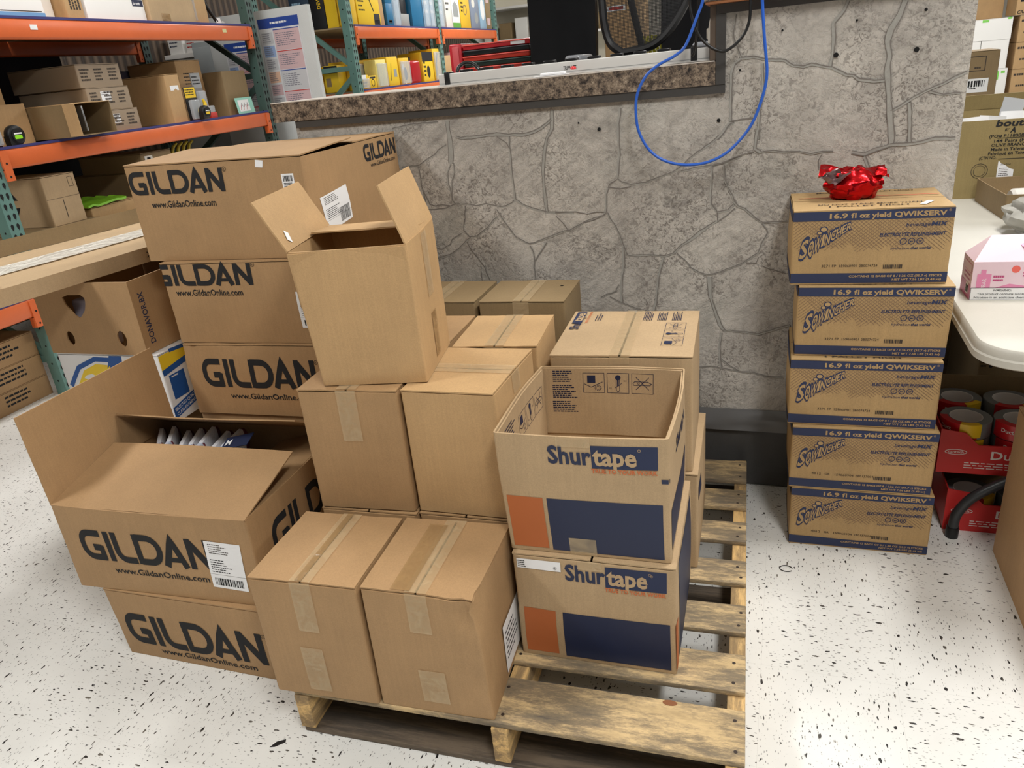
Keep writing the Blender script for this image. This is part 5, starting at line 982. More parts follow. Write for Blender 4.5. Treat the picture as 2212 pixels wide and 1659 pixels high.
# ---------------------------------------------------------------- poster board between the racks
bd = thing('notice_board', (-4.42, 5.50, 0), .0, 'tall light grey board standing between the two racks, posters on it', 'board')
MB().rbox((0, 0, 0), (.965, .045, 2.01), mottled('scuffed_grey', (196, 198, 196), .06, 3), .003).build('board_panel', bd)
PR, PG = pm('poster_rose', (206, 176, 178), .5), pm('poster_grey', (196, 196, 198), .5); PB = pm('poster_blue', (44, 72, 150), .4)
def poster(x, z, w, h, label, seed):
    t = thing('wall_poster', (-4.42 + x, 5.4985, z), 0, label, 'poster'); m = MB().rbox((0, -.0015, 0), (w, 0, h), pm('poster_paper', (214, 214, 216), .4), .0004, 1); fr = Fr((0, -.0015, 0), (1, 0, 0), (0, 0, 1))
    m.deco(fr, rect(0, h * .9, w, h), PB, 1).deco(fr, rect(0, 0, w, h * .05), PB, 1).deco(fr, greek(w * .3, h * .94, w * .5, 1, .1, h * .02, seed), WHITE, 2)
    R = random.Random(seed); z0 = h * .06
    for k, (a, b) in enumerate(((.06, .24), (.25, .46), (.47, .66), (.67, .88))):
        m.deco(fr, rect(w * .34, h * a, w * .97, h * b), (PR if k % 2 == 0 or k == 3 else PG), 1).deco(fr, greek(w * .38, h * b - .03, w * .52, int((b - a) * h / .014) - 3, .014, .005, seed + k), pm('poster_ink', (120, 118, 130), .6), 2)
        m.deco(fr, line([(w * .34, h * b), (w * .97, h * b)], .006), PB if k % 2 else REDI, 3)
    for k in range(6): m.deco(fr, rect(w * .03, h * (.07 + .135 * k), w * .31, h * (.185 + .135 * k)), [PG, PR, pm('poster_peach', (226, 186, 160), .5), PG, pm('poster_sky', (150, 172, 210), .5), PG][k], 1).deco(fr, greek(w * .05, h * (.17 + .135 * k), w * .2, 5, .014, .005, seed + 9 + k), pm('poster_ink', (120, 118, 130), .6), 2)
    m.build('poster_sheet', t)
poster(.50, 1.25, .37, .70, 'blue headed information poster on the grey board, right of the rack post', 101)
poster(.14, 1.17, .30, .64, 'blue bordered information poster on the grey board, seen through the left rack', 120)
cab = thing('white_cabinet', (-5.385, 6.08, 0), .0, 'white cabinet with small boxes on top behind the left rack', 'cabinet'); MB().rbox((0, 0, 0), (.66, .5, 1.78), pm('cabinet_white', (200, 202, 198), .4), .006).build('cabinet_body', cab); MB().rbox((-.0, -.03, 1.781), (.67, .5, 1.82), WBX, .004).build('cabinet_top', cab)
for i, (x, w, h, c, l) in enumerate(((.03, .16, .13, WBX, 'white box with blue mark at the left on the white cabinet'), (.22, .2, .10, WBX, 'white box with red print in the middle on the white cabinet'), (.46, .12, .14, KR, 'kraft box at the right on the white cabinet'))):
    c_ = Carton('small_box', (-5.385 + x, 6.10, 1.8215), 0, w, .2, h, l, 'box', 'small boxes on the white cabinet', c, t=.002, bulge=0); c_.deco('F', greek(.02, h * .7, w * .6, 2, .03, .012, i), [NAVY, REDI, INKS][i]); c_.close('x', False)
fr_ = thing('grey_locker', (-4.70, 5.62, 0), 0, 'plain grey locker beside the white cabinet behind the rack', 'locker'); MB().rbox((0, 0, 0), (.42, .4, 1.86), pm('locker_grey', (168, 174, 176), .45), .006).build('locker_body', fr_); MB().rbox((.01, -.012, .05), (.205, -.0005, 1.82), pm('locker_grey', (168, 174, 176), .45), .003).build('door', fr_); MB().rbox((.215, -.012, .05), (.41, -.0005, 1.82), pm('locker_grey', (168, 174, 176), .45), .003).build('door', fr_)

# ---------------------------------------------------------------- far rack with power tool boxes
QX, QY = -3.555, 6.34
def rk2(t, off, z): return (QX - off, QY + t, z)
R2 = thing('pallet_rack', (QX, QY, 0), math.pi / 2, 'orange and green pallet rack further back holding yellow tool boxes', 'rack')
for x in (-.078, 1.80, 3.62): frame(R2, x, RGRN, 2.9, 1.0)
for z in (1.785, 1.262):
    for a, b in ((0, 1.80), (1.878, 3.62)): beam(R2, a, b, z); beam(R2, a, b, z, .95, back=True)
for z in (1.888, 1.364):
    for a, b in ((0, 1.80), (1.878, 3.62)): decks(R2, a, b, z, 1.0)
NV = pm('box_navy', (44, 62, 84), .5); TEAL = pm('box_teal', (24, 104, 146), .4); PALE = pm('box_pale_blue', (150, 182, 206), .35); DK = pm('box_black', (24, 24, 28), .5); YB = pm('box_yellow', (228, 184, 44), .45); GG = pm('box_green', (96, 160, 60), .5); GRY = pm('box_grey', (150, 152, 150), .5)
G2 = 'boxed power tools on the far rack'
def tb(t, off, z, w, d, h, mat, label, deco=(), L=(), name='tool_box_pack', clear=False):
    c = thing(name, rk2(t, off, z), math.pi / 2, label, 'tool box', G2); m = MB().rbox((0, 0, 0), (w, d, h), mat, .004, 2); fF = Fr((0, 0, 0), (1, 0, 0), (0, 0, 1)); fL = Fr((0, d, 0), (0, -1, 0), (0, 0, 1))
    for s_, mt in deco: m.deco(fF, s_, mt, 2)
    for s_, mt in L: m.deco(fL, s_, mt, 2)
    m.build('pack_body', c)
    if clear: MB().rbox((.01, -.02, .01), (w - .01, -.001, h - .03), CLR, .008).build('blister', c)
    return c
Z1, Z2 = 1.8895, 1.3668
tb(.02, .02, Z1, .10, .12, .42, YB, 'narrow yellow box right behind the rack post, upper shelf of far rack', [(line([(.03, .25), (.07, .40)], .02), KD)])
tb(.14, .02, Z1, .42, .22, .44, YEL, 'large yellow tool box with black printed drawings, upper shelf of far rack', [(greek(.03, .40, .12, 9, .035, .012, 5), INK), (ring(.26, .28, .06, .012), INK), (line([(.2, .36), (.24, .22), (.3, .12)], .014), INK), (rect(.29, .0, .40, .1), DK), (rect(.29, .24, .40, .38), DK), (text('DEWALT', .30, .02, .03, .02, width=.09), YEL)])
tb(.02, .15, Z1, .11, .115, .46, YB, 'yellow box end seen left of the far rack post, upper shelf', [], [(rect(.005, .0, .11, .46), YEL)])
tb(.02, .27, Z1, .11, .145, .46, DK, 'black box with yellow vertical lettering, upper shelf of far rack', [], [(T90(text('DEWALT', 0, 0, .035, .02, width=.16), .11, .16), YEL)])
tb(.02, .42, Z1, .11, .2, .46, NV, 'navy box with pale printed lines, upper shelf of far rack', [], [(greek(.03, .36, .14, 5, .05, .02, 7), PALE)])
tb(.60, .05, Z1, .09, .3, .40, KR, 'thin tan box with pink top, upper shelf of far rack', [(rect(0, .3, .09, .4), PR)])
tb(.71, .03, Z1, .13, .3, .20, TEAL, 'lower small blue box with silver end, upper shelf of far rack', [(rect(.03, .03, .10, .06), DK), (rect(.035, .04, .095, .05), WHITE)])
tb(.71, .03, Z1 + .202, .13, .3, .2, TEAL, 'upper small blue box with silver end, upper shelf of far rack', [(rect(.03, .03, .10, .06), DK), (rect(.035, .04, .095, .05), WHITE)])
tb(.86, .04, Z1, .15, .3, .36, PALE, 'silver and blue blister box, upper shelf of far rack', [], clear=True)
tb(1.03, .04, Z1, .18, .26, .12, GRY, 'white grey low tray box, upper shelf of far rack'); tb(1.04, .05, Z1 + .122, .15, .22, .16, DK, 'black pouch pack on the grey tray box, far rack')
tb(1.24, .02, Z1, .26, .3, .46, TEAL, 'large teal blue box, upper shelf of far rack')
for i, (t, n) in enumerate(((1.52, 'left'), (1.66, 'middle'), (1.90, 'right'))): tb(t, .02, Z1, .13, .25, .40, PALE, n + ' pale blue plastic wrapped pack, upper shelf of far rack', [(greek(.02, .3, .1, 3, .08, .03, i), WHITE)], clear=True)
tb(2.10, .02, Z1, .17, .3, .40, OFFW, 'off white box with small black marks, upper shelf of far rack', [(greek(.02, .3, .1, 3, .06, .02, 31), DK)]); tb(2.29, .02, Z1, .22, .3, .42, WBX, 'white box with grey shape and green foot, upper shelf of far rack', [(rect(0, 0, .22, .06), GG), (poly([(.03, .12), (.18, .12), (.17, .24), (.1, .28), (.03, .24)]), GRY), (disk(.1, .33, .025), INK)])
tb(2.53, .02, Z1, .30, .3, .44, YB, 'yellow box with a small circle print, upper shelf of far rack', [(ring(.15, .2, .05, .015), KD), (greek(.03, .38, .08, 6, .04, .02, 3), INK)])
tb(2.86, .02, Z1, .28, .3, .42, pm('pack_grey_blue', (132, 142, 160), .4), 'grey blue blister pack, upper shelf of far rack', [(disk(.1, .28, .05), OFFW), (disk(.17, .12, .06), GRY)]); tb(3.16, .02, Z1, .2, .3, .42, PALE, 'last pale blue pack, upper shelf of far rack', [(disk(.1, .22, .07, 14, .12), WHITE)]); tb(3.38, .02, Z1, .17, .3, .42, KD, 'brown box at the far end of the upper shelf, far rack', [(rect(.02, .05, .12, .13), PR), (rect(.02, .3, .12, .38), PR)])
tb(.01, .02, Z2, .14, .12, .12, YEL, 'small yellow pack with white corner nearest the far rack post', [(rect(.03, .08, .1, .12), WHITE), (greek(.02, .05, .1, 2, .025, .01, 2), INK)], clear=True); tb(.16, .02, Z2, .14, .12, .11, YEL, 'small yellow pack with hook print beside the nearest one, far rack', [(ring(.07, .05, .03, .008), INK), (rect(.02, .085, .12, .1), DK)])
tb(.17, .17, Z2, .36, .25, .25, YB, 'big yellow film wrapped pack, lower shelf of far rack', [(rect(.12, .1, .3, .2), YEL2), (text('DEW', .14, .18, .03, .02), INK)], clear=True)
tb(.32, .02, Z2, .20, .12, .24, YEL2, 'pale yellow clear fronted pack, lower shelf of far rack', clear=True); tb(.55, .02, Z2, .22, .25, .26, YEL, 'upright yellow pack with black side print, lower shelf of far rack', [(line([(.04, .05), (.08, .2)], .01), INK), (rect(.12, .08, .18, .15), GRY)])
tb(.80, .02, Z2, .22, .25, .245, YB, 'upright amber pack with dark spool, lower shelf of far rack', [(disk(.12, .10, .035, 14, .06), DK), (rect(.05, .14, .1, .19), WHITE)], clear=True)
t = thing('red_canister', rk2(1.07, .03, Z2), math.pi / 2, 'glossy red canister among the yellow packs on the far rack', 'canister'); MB().rbox((0, 0, 0), (.24, .16, .22), pm('gloss_red', (172, 30, 38), .2), .03, 4).build('canister_body', t); MB().lathe([(.025, 0), (.025, .03), (.018, .035)], BLK, c=(.12, .08, .2205), n=14).build('cap', t)
tb(1.34, .02, Z2, .26, .28, .29, YEL, 'yellow and black pack with round print, lower shelf of far rack', [(rect(0, .2, .26, .29), DK), (disk(.13, .1, .04, 14, .06), INK), (greek(.02, .18, .06, 4, .04, .02, 4), INK)]); tb(1.62, .02, Z2, .17, .28, .32, YB, 'yellow pack with black tool silhouette at the first bay end, far rack', [(line([(.05, .05), (.08, .2), (.12, .28)], .025), DK)], clear=True)
tb(.01, .24, Z2, .14, .15, .225, YEL, 'yellow pack end seen left of the far rack post, lower shelf', [], [(rect(.01, .16, .15, .22), DK), (rect(.02, .05, .07, .12), KD)]); tb(.01, .41, Z2, .14, .1, .22, YB, 'amber pack behind the yellow one left of the far rack post, lower shelf', [], [(line([(.02, .03), (.06, .18)], .015), WHITE)])
for i in range(5): tb(1.92 + .33 * i, .03, Z2, .3, .3, .25 + .03 * (i % 2), [KR, PR, KR, YB, KR][i], ['tan', 'pink', 'second tan', 'amber', 'last tan'][i] + ' box in the far bay of the lower shelf, far rack')

# ---------------------------------------------------------------- far end of the shop
gs = thing('gondola_shelf', (-4.6, 12.0, 0), 0, 'white gondola shelving with goods at the far end of the shop', 'shelf')
for z in (.3, .8, 1.3, 1.8, 2.25): MB().box((0, 0, z), (2.2, .5, z + .03), WBX).build('shelf_board', gs)
MB().box((0, .5, 0), (2.2, .53, 2.7), pm('cream_panel', (220, 214, 196), .6)).build('back_panel', gs)
for x in (-.03, 2.2): MB().box((x, 0, 0), (x + .03, .53, 2.7), WBX).build('side_panel', gs)
for i in range(8):
    c = Carton('small_box', (-4.5 + .26 * i, 12.05, 1.831), 0, .2, .25, .18 + .05 * (i % 3), ['cream', 'brown', 'white', 'sand', 'grey', 'tan', 'ivory', 'dark'][i] + ' goods box on the far gondola shelf', 'box', 'goods on the far gondola shelf', [OFFW, KD, WBX, KR, GRY, KR, OFFW, KD][i], t=.003, bulge=0); c.close('x', False)
pp = pm('duct_grey', (214, 212, 206), .5)
MB().tube([(-5.2, 13, 2.95), (3, 13, 2.95)], .18, pp, 20).build('air_duct', None, label='wide white air duct under the ceiling at the far end', cat='duct')

# ---------------------------------------------------------------- folding table and goods on the right
PT = mottled('table_plastic', (188, 184, 173), .02, 6, rough=.45, fine=.02, bump=.05)
tbl = thing('folding_table', (.451, 1.853, 0), 0, 'white plastic folding table with rounded corners at the right edge', 'table')
def rr(w, d, r, ins=0, n=8):
    P = []
    for cx, cy, a in ((w - r, r, -90), (w - r, d - r, 0), (r, d - r, 90), (r, r, 180)): P += arc(cx, cy, r - ins, a, a + 90, n)
    return P
def prism_stack(levels, m):
    V, F = [], []; n = len(levels[0][0])
    for P, z in levels: V += [(x, y, z) for x, y in P]
    for i in range(len(levels) - 1):
        for k in range(n): F.append((i * n + k, i * n + (k + 1) % n, (i + 1) * n + (k + 1) % n, (i + 1) * n + k))
    F += [tuple(range(n))[::-1], tuple((len(levels) - 1) * n + k for k in range(n))]
    return MB().add(V, F, m, True)
TW, TD = .76, 2.44
prism_stack([(rr(TW, TD, .11, .006), .672), (rr(TW, TD, .11, .0), .676), (rr(TW, TD, .11, 0), .692), (rr(TW, TD, .11, .004), .696), (rr(TW, TD, .11, .004), .712), (rr(TW, TD, .11, .009), .719), (rr(TW, TD, .11, .016), .720)], PT).build('tabletop', tbl)
LG = pm('table_leg_grey', (48, 50, 52), .35)
for y in (.332, 2.05):
    for s, c in ((0, .074), (1, .686)):
        x = lambda v: v if s == 0 else .76 - v
        MB().tube(spline([(x(.074), y, .008), (x(.075), y, .05), (x(.081), y, .085), (x(.112), y, .139), (x(.18), y, .195), (x(.26), y, .24), (x(.33), y, .30), (x(.355), y, .38), (x(.36), y, .671)]), .0145, LG, 12).build('leg', tbl)
        MB().lathe([(.018, 0), (.018, .03), (.0165, .035)], BLK, c=(x(.074), y, 0), n=14).build('foot_cap', tbl)
pk = thing('pink_carton', (.494, 2.257, .7205), .02, 'pink gable topped vape carton on the white table, nicotine warning on it', 'box')
PK1, PK2, PK3 = pm('pale_pink', (236, 208, 218), .35), pm('mid_pink', (226, 138, 176), .35), pm('deep_pink', (190, 74, 124), .35)
m = MB().box((0, 0, 0), (.235, .112, .105), PK1); m.add([(0, 0, .1052), (.235, 0, .1052), (.235, .112, .1052), (0, .112, .1052), (.045, .056, .165), (.235, .056, .168)], [(0, 1, 5, 4), (2, 3, 4, 5), (3, 0, 4), (1, 2, 5), (0, 3, 2, 1)], PK1)
fr = Fr((0, 0, 0), (1, 0, 0), (0, 0, 1)); fl_ = Fr((0, .112, 0), (0, -1, 0), (0, 0, 1))
m.deco(fr, rect(.012, .0, .045, .072), PK2, 2).deco(fr, rect(.020, .072, .032, .084), PK2, 2).deco(fr, T90(text('ELFBAR', 0, 0, .010, .02, width=.04), .034, .02), PK1, 3)
m.deco(fr, poly([(.045, .03), (.09, .045), (.15, .035), (.235, .05), (.235, .0), (.045, .0)]), PK2, 1).deco(fr, disk(.10, .085, .010), pm('logo_coral', (238, 108, 96), .4), 2).deco(fr, text('BC5000', .118, .083, .012, .0, width=.06), PK3, 2).deco(fr, greek(.118, .073, .06, 2, .008, .004, 4), PK3, 2).deco(fr, greek(.05, .062, .03, 2, .01, .006, 5), PK3, 2)
m.deco(fr, rect(.001, -.0005, .234, .034), WHITE, 4).deco(fr, line([(.001, 0), (.234, 0), (.234, .034), (.001, .034)], .001, True), INK, 5)
m.deco(fr, text('WARNING:', .075, .0245, .0062, .01, al='C'), INK, 6).deco(fr, text('This product contains nicotine.', .078, .0145, .0062, 0, al='C', width=.122), INK, 6).deco(fr, text('Nicotine is an addictive chemical.', .078, .0045, .0062, 0, al='C', width=.135), INK, 6)
m.deco(fl_, rect(.0, .0, .112, .04), PK3, 1).deco(fl_, rect(.02, .07, .1, .095), PK2, 1).deco(fl_, rect(.02, .072, .098, .093), PK1, 2).deco(fl_, greek(.03, .06, .07, 2, .012, .005, 6), PK3, 2).deco(fl_, rect(.06, .01, .09, .04), WHITE, 2).deco(fl_, barcode(.063, .013, .024, .02, 8, 3), INK, 3); m.build('carton_body', pk)
MB().slab([(.10, .05, .150), (.16, .045, .156), (.18, .03, .15), (.12, .02, .135)], .001, PK3, 4, 3).build('torn_flap', pk)
oc = Carton('open_cardboard_box', (.789, 3.273, .7205), .05, .52, .40, .092, 'low open brown carton with a bottle in it on the white table', 'box', None, KD, closed=False); oc.body()
t = thing('drink_bottle', (.926, 3.438, .770), .15, 'white labelled bottle with dark cap lying in the low carton on the table', 'bottle', None)
M = Matrix.Rotation(math.pi / 2, 4, 'Y')
MB().lathe([(.030, -.12), (.038, -.11), (.038, .02), (.037, .03), (.026, .055), (.016, .075)], pm('bottle_white', (214, 210, 202), .4), M=Matrix.Translation((.03, 0, .0)) @ M, n=22).build('bottle_body', t); MB().lathe([(.018, .0755), (.018, .10)], BLK, M=Matrix.Translation((.03, 0, 0)) @ M, n=18).build('cap', t)
def lump(c, r, m, name, seed, amp=.25, fq=3.0, flat=0.0, n=(36, 24), **k):
    V, F = [], []; a, b = n
    for j in range(b + 1):
        for i in range(a):
            th, ph = math.tau * i / a, math.pi * j / b; d = Vector((math.sin(ph) * math.cos(th), math.sin(ph) * math.sin(th), math.cos(ph)))
            q = 1 + amp * (abs(noise.noise(d * fq + Vector((seed, 0, 0)))) * 1.6 - .3) + amp * .35 * noise.noise(d * fq * 2.7 + Vector((0, seed, 0))); p = Vector((d.x * r[0], d.y * r[1], d.z * r[2])) * q
            p.z = max(p.z, -r[2] * .75); V.append(p + Vector(c))
    for j in range(b):
        for i in range(a): F.append((j * a + i, j * a + (i + 1) % a, (j + 1) * a + (i + 1) % a, (j + 1) * a + i))
    return MB().add(V, F, m, True)
lump((0, 0, 0), (.16, .20, .08), pm('bubble_wrap', (186, 184, 176), .22, alpha=.8), 'b', 4, .22, 2.4).build('bubble_wrap', None, (.911, 3.016, .782), .2, label='crumpled bubble wrap bag on the table behind the pink carton', cat='bubble wrap')
bo = Carton('shoe_cover_carton', (.674, 3.716, .7205), .0, .66, .5, .318, 'big olive brown carton stuffed with white paper at the back of the table', 'box', None, KO, closed=False, bulge=.002)
for s_, x, y, cp, w in (('bouton', .143, .291, .026, .15), ('BY', .178, .272, .010, .014), ('A', .197, .265, .022, .02)): bo.deco('F', text(s_, x, y, cp, .03, shear=.2, width=w), INK)
for s_, x, y, w in (('(PO# P1180087', .125, .247, .135), ('144 Pairs (PR)', .145, .228, .13), ('OLIVE BRANCH', .137, .211, .135), ('Made in Taiwan', .137, .194, .125), ('Fabriqué en Taiwan', .13, .177, .15), ('(CTN NO.', .10, .161, .062)): bo.deco('F', text(s_, x, y, .0125, .014, width=w), INK)
bo.deco('F', rect(.17, .159, .29, .1612), INK).deco('F', rect(.155, .243, .26, .245), INK).deco('F', ring(.107, .114, .030, .002, 28), INKS).deco('F', ring(.107, .114, .022, .0015, 28), INKS).body()
m = MB().deco(bo.fr('F'), rect(.172, .082, .232, .150), WHITE, 4); m.deco(bo.fr('F'), text('bouton', .182, .134, .009, .0, shear=.3), INK, 5).deco(bo.fr('F'), greek(.178, .12, .05, 5, .007, .0025, 8), INKS, 5); m.build('shipping_label', bo.root)
bo.flap('B', .065, math.radians(80), ph=2)
for i in range(7):
    R = random.Random(i); x = .03 + .085 * i
    MB().slab([(0, 0, 0), (.13, .02, 0), (.12, .03, .30 + .02 * R.random()), (.01, .01, .275 + .05 * R.random())], .001, WHITE, 5, 5, lambda p, u, v, N: p + N * .02 * noise.noise(Vector((u * 3, v * 3, i)))).build('paper_sheet', None, (.674 + x - .02, 3.77 + .05 * (i % 3), .732), R.uniform(-.2, .2), label='one of the white paper sheets sticking out of the olive carton', cat='paper', group='white sheets in the olive carton')
MB().slab([(0, 0, 0), (.11, .03, .0), (.15, .04, .35), (.06, .0, .37)], .002, pm('grey_sheet', (190, 192, 194), .5), 5, 5).build('card_sheet', None, (.82, 3.92, .74), 0, label='pale grey card leaning out of the olive carton at its left', cat='card')
# under the table
RED = pm('display_red', (196, 44, 42), .45); DT = pm('duct_grey_tape', (120, 122, 124), .45); RW = pm('wrap_red', (190, 30, 36), .3); CORE = pm('core_white', (236, 230, 228), .5); WTX = pm('print_white', (226, 216, 208), .5)
def tray(x, z, label, logo):
    t = thing('display_tray', (x, 2.22, z), .01, label, 'display tray', 'red duct tape display trays under the table'); w, d, h = .42, .30, .142
    P = [(0, 0), (w, 0), (w, h), (w - .04, h), (w - .075, .095), (.10, .095), (.065, h - .01), (0, h)] 
    m = MB(); fr = Fr((0, 0, 0), (1, 0, 0), (0, 0, 1)); V = [(a, 0, b) for a, b in P] + [(a, .004, b) for a, b in P]; n = len(P)
    m.add(V, [tuple(range(n)), tuple(range(n, 2 * n))[::-1]] + [(i, i + n, (i + 1) % n + n, (i + 1) % n) for i in range(n)], RED)
    m.deco(fr, ring(.045, .07, .028, .002, 24, .008), WTX, 2).deco(fr, text(logo, .045, .0665, .0085, .01, al='C', width=.04), WTX, 2).deco(fr, text('Duct Tape', .135, .052, .026, .02, width=.19), WTX, 2).deco(fr, greek(.07, .035, .18, 3, .008, .003, 7), WTX, 2); m.build('front_panel', t)
    MB().box((0, .0045, 0), (w, d, .004), KD).build('bottom_panel', t); 
    for a in (0, w - .004): MB().box((a, .0045, .0045), (a + .004, d, h), RED if a == 0 else KD).build('side_panel', t)
    MB().box((.0045, d - .004, .0045), (w - .0045, d, h + .05), KD).build('back_panel', t)
tray(.505, .0005, 'lower red duct tape display tray on the floor under the table', 'cantech'); tray(.466, .1440 + .05, 'x', 'x') if False else None
tray(.466, .1985, 'upper red duct tape display tray with rolls standing in it, under the table', 'cantech')
ROLLG = 'duct tape rolls in the upper display tray'
proto = None
def tape_roll(loc, rz, label, group):
    global proto
    if proto is None:
        t = thing('duct_tape_roll', loc, rz, label, 'tape roll', group)
        MB().lathe([(.0437, 0), (.0655, 0), (.0672, .0015), (.0672, .0465), (.0655, .048), (.0437, .048)], DT, n=36, cap=False).build('tape', t)
        MB().lathe([(.0420, .0005), (.0435, .0), (.0435, .0485), (.0420, .048), (.0420, .0005)], CORE, n=30, cap=False).build('core', t)
        V, F = [], []
        for i in range(15):
            a = math.radians(-150 + 8 * i); V += [(.0679 * math.cos(a), .0679 * math.sin(a), .002), (.0679 * math.cos(a), .0679 * math.sin(a), .0485), (.0482 * math.cos(a), .0482 * math.sin(a), .0488)]
            if i: k = 3 * i; F += [(k - 3, k, k + 1, k - 2), (k - 2, k + 1, k + 2, k - 1)]
        m = MB().add(V, F, RW, True)
        m.build('red_wrapper', t)
        V, F = [], []
        for i in range(7):
            a = math.radians(-78 + 8 * i); r = .0685; V += [(r * math.cos(a), r * math.sin(a), .008), (r * math.cos(a), r * math.sin(a), .0492), (.0515 * math.cos(a), .0515 * math.sin(a), .0494)]
            if i: k = 3 * i; F += [(k - 3, k, k + 1, k - 2), (k - 2, k + 1, k + 2, k - 1)]
        MB().add(V, F, YEL, True).build('yellow_wrapper', t)
        g = text('Duct', 0, 0, .012, .02, width=.034)
        m = MB().add([(.0692 * math.sin(a / .0692 - .62), -.0692 * math.cos(a / .0692 - .62), .024 + b) for a, b in g[0]], g[1], WTX); m.build('lettering', t); proto = t; return t
    c = proto.copy(); C.objects.link(c); c.location = loc; c.rotation_euler = (0, 0, rz); c['label'] = label; c['group'] = group
    for ch in list(proto.children): k = ch.copy(); C.objects.link(k); k.parent = c
    return c
cols = [(.5405, 2.296), (.6795, 2.296), (.5405, 2.436), (.6795, 2.436)]
nm = ['front left', 'front right', 'back left', 'back right']
for ci, (x, y) in enumerate(cols):
    for k in range(3 if ci in (0, 1, 2) else 3): tape_roll((x, y, .2030 + .0502 * k), .3 * ci - .2 * k - .2, ['bottom', 'middle', 'top'][k] + ' duct tape roll of the ' + nm[ci] + ' column in the upper tray', ROLLG)
for ci, x in enumerate((.58, .722)):
    for k in range(2): tape_roll((x, 2.30, .005 + .0502 * k), .2, ['bottom', 'top'][k] + ' duct tape roll, ' + ['left', 'right'][ci] + ' column of the lower tray', 'duct tape rolls in the lower display tray')
MB().rbox((0, .0, 0), (.36, .10, .18), KD, .003).build('cardboard_box', None, (.50, 2.53 + .02, .001), 0, label='brown carton on the floor behind the duct tape trays', cat='box') 
mbx = Carton('cardboard_box', (.645, 2.68, .001), .03, .42, .4, .50, 'brown carton stamped MB-445 under the white table', 'box', None, KD); mbx.deco('F', text('MB-445', .02, .40, .022, .03, width=.07), INK).deco('F', text('MB', .03, .355, .034, .04, width=.06), INK).deco('F', greek(.005, .43, .02, 6, .015, .006, 9), INKS); mbx.close('x')
cr = thing('plywood_crate', (.60, 3.12, .0), 0, 'dark plywood crate with steel corner plate under the white table', 'crate')
MB().rbox((0, 0, .001), (.55, .5, .60), WP, .003).build('panel', cr); MB().box((-.0, -.012, .001), (.06, -.0005, .60), WP).build('batten', cr); MB().rbox((-.005, -.018, .42), (.14, -.0125, .47), STEEL, .001).build('corner_plate', cr)
bg_ = Carton('large_carton', (.622, 1.42, .0005), .0, .7, .715, .462, 'large brown carton on the floor at the right edge, under the table end', 'box', None, KG, bulge=.003); bg_.close('x', True); bg_.strip('L', rect(.45, .0, .62, .12, .04), TAPE)

# ---------------------------------------------------------------- right background
tb_ = Carton('tall_carton', (1.30, 7.0, .0005), 0, .20, .4, 1.205, 'tall brown carton with framed print and barcode label standing behind the table', 'box', None, KD, bulge=.001)
tb_.deco('F', line([(.0, 1.065), (.11, 1.065), (.11, 1.165), (.0, 1.165)], .006, True), INKS).deco('F', greek(.04, 1.08, .06, 1, .02, .012, 8), INKS).close('x'); m = MB().deco(tb_.fr('F'), rect(.0, .91, .145, 1.01), WHITE, 4); m.deco(tb_.fr('F'), barcode(.01, .95, .11, .045, 14, 5), INK, 5).deco(tb_.fr('F'), greek(.02, .935, .06, 1, .03, .008, 9), INK, 5); m.build('shipping_label', tb_.root)
def pal2(x, y, label):
    t = thing('wooden_pallet', (x, y, 0), 0, label, 'pallet')
    for k in (0, .45, .9): MB().box((k, 0, .0205), (k + .09, 1.1, .1195), WX).build('stringer', t); MB().box((0, .5 * k / .45 * 1.0, 0), (1.0, .5 * k / .45 + .1, .02), WX).build('bottom_board', t)
    for k in range(5): MB().box((0, .24 * k, .12), (1.0, .24 * k + .14, .14), WX).build('deck_board', t)
pal2(2.75, 16.2, 'far wooden pallet under the white cases, right background'); pal2(3.80, 16.2, 'far wooden pallet under the printed kraft cases, right background')
WG = 'white cases on the far pallet'; LG2 = pm('leaf_green', (130, 206, 90), .5)
for x, z, w, h, l, d in ((2.86, .141, .30, .93, 'tall white case at the lower left of the far pallet', []), (3.17, .141, .46, .46, 'white case with green print at the foot of the far pallet', [(rect(.25, .28, .33, .42), LG2), (rect(.36, .38, .42, .42), LG2)]), (3.17, .603, .42, .47, 'white case in the middle of the far pallet', [(rect(.15, .1, .3, .13), pm('pale_green', (190, 220, 160), .5))]),
                     (2.86, 1.075, .15, .30, 'narrow white case with green top edge on the far pallet', [(rect(0, .24, .15, .3), LG2)]), (3.02, 1.075, .58, .34, 'large white case at the top of the far pallet', [(rect(.12, .29, .22, .33), LG2), (rect(.5, .31, .56, .34), LG2)])):
    c = Carton('white_case', (x, 16.25, z), 0, w, .7, h, l, 'box', WG, WBX, t=.006, bulge=.002)
    for s_, mt in d: c.deco('F', s_, mt, 3)
    c.close('x', False)
ck = Carton('cardboard_box', (2.98, 16.97, .141), 0, .60, .3, 1.64, 'tall brown carton behind the white cases, right background', 'box', None, KR); ck.close('x')
for i in range(3):
    for j in range(2):
        c = Carton('printed_case', (3.70 + .42 * j, 16.25, .141 + .43 * i), 0, .41, .7, .425, ['lowest', 'middle', 'third'][i] + ' printed kraft case, ' + ['left', 'right'][j] + ' column, right background', 'box', 'printed kraft cases on the far pallet', KR, t=.006, bulge=.002)
        c.deco('F', greek(.03, .32, .3, 1, .05, .035, i * 3 + j), INKS, 3).deco('F', greek(.08, .14, .25, 1, .05, .03, i * 5 + j), INKS, 3)
        c.close('x')
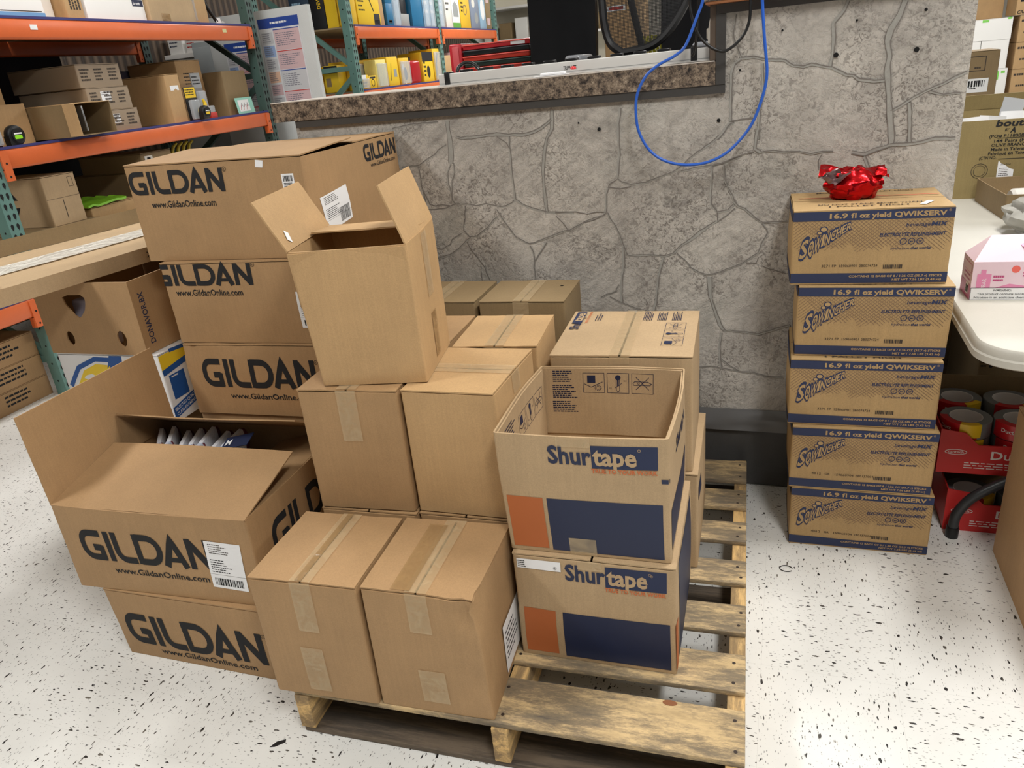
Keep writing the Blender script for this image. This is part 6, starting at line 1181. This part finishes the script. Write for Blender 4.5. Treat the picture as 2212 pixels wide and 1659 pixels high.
for j in range(2):
    c = Carton('printed_case', (3.62 + .50 * j, 16.25, 1.432), 0, .49, .7, .60, 'top printed kraft case with black squares, ' + ['left', 'right'][j] + ' one, right background', 'box', 'printed kraft cases on the far pallet', KR, t=.006, bulge=.002)
    c.deco('F', text('CRAFTSMAN', .02, -.10 + .12, .05, .03), INK, 3)
    for k in range(3): c.deco('F', rect(.05, .2 + .1 * k, .11, .26 + .1 * k), INK, 3)
    c.close('x')

# ---------------------------------------------------------------- foil pouch and floor bits
FOIL = mottled('red_foil', (190, 22, 28), .1, 5, rough=.2, fine=.02, bump=.35, metal=.9, bdist=.02)
fo = thing('foil_pouch', (.172, 2.275, 1.041), .08, 'crumpled shiny red foil pouch lying on the top drink mix carton', 'pouch')
lump((.008, 0, 0), (.068, .05, .048), FOIL, 'f', 8, .26, 1.9, n=(34, 20)).build('pouch_body', fo)
def fb_(p, u, v, N): return p + N * (.012 * math.sin(u * 7 + 1) * v + .016 * noise.noise(Vector((u * 4, v * 4, 2))))
MB().slab([(-.085, -.03, .034), (.092, -.028, .020), (.088, .03, .034), (-.075, .03, .045)], .0012, FOIL, 16, 8, fb_).build('open_top', fo)
MB().slab([(-.082, -.036, .032), (-.045, -.052, .008), (-.005, -.044, .036), (-.04, -.02, .044)], .0012, pm('foil_inside', (120, 96, 96), .3, .6), 10, 6, fb_).build('inner_foil', fo)
MB().tube([(.018 * math.cos(a), .014 * math.sin(a), .0014) for a in [math.radians(20 + 16 * i) for i in range(20)]], .0012, BLK, 6).build('rubber_ring', None, (.057, 1.926, .0005), 0, label='tiny black open ring lying on the floor below the drink mix stack', cat='ring')
m = MB().add([(0, 0, .0008), (.012, .004, .001), (.03, .022, .001), (.026, .03, .001), (.008, .018, .001), (0, 0, .0003), (.012, .004, .0003), (.03, .022, .0003), (.026, .03, .0003), (.008, .018, .0003)], [(0, 1, 2, 3, 4), (9, 8, 7, 6, 5)] + [(i, i + 5, (i + 1) % 5 + 5, (i + 1) % 5) for i in range(5)], BLK); m.build('floor_scrap', None, (-1.09, .998, 0), 0, label='small black scrap on the floor left of the pallet corner', cat='scrap')
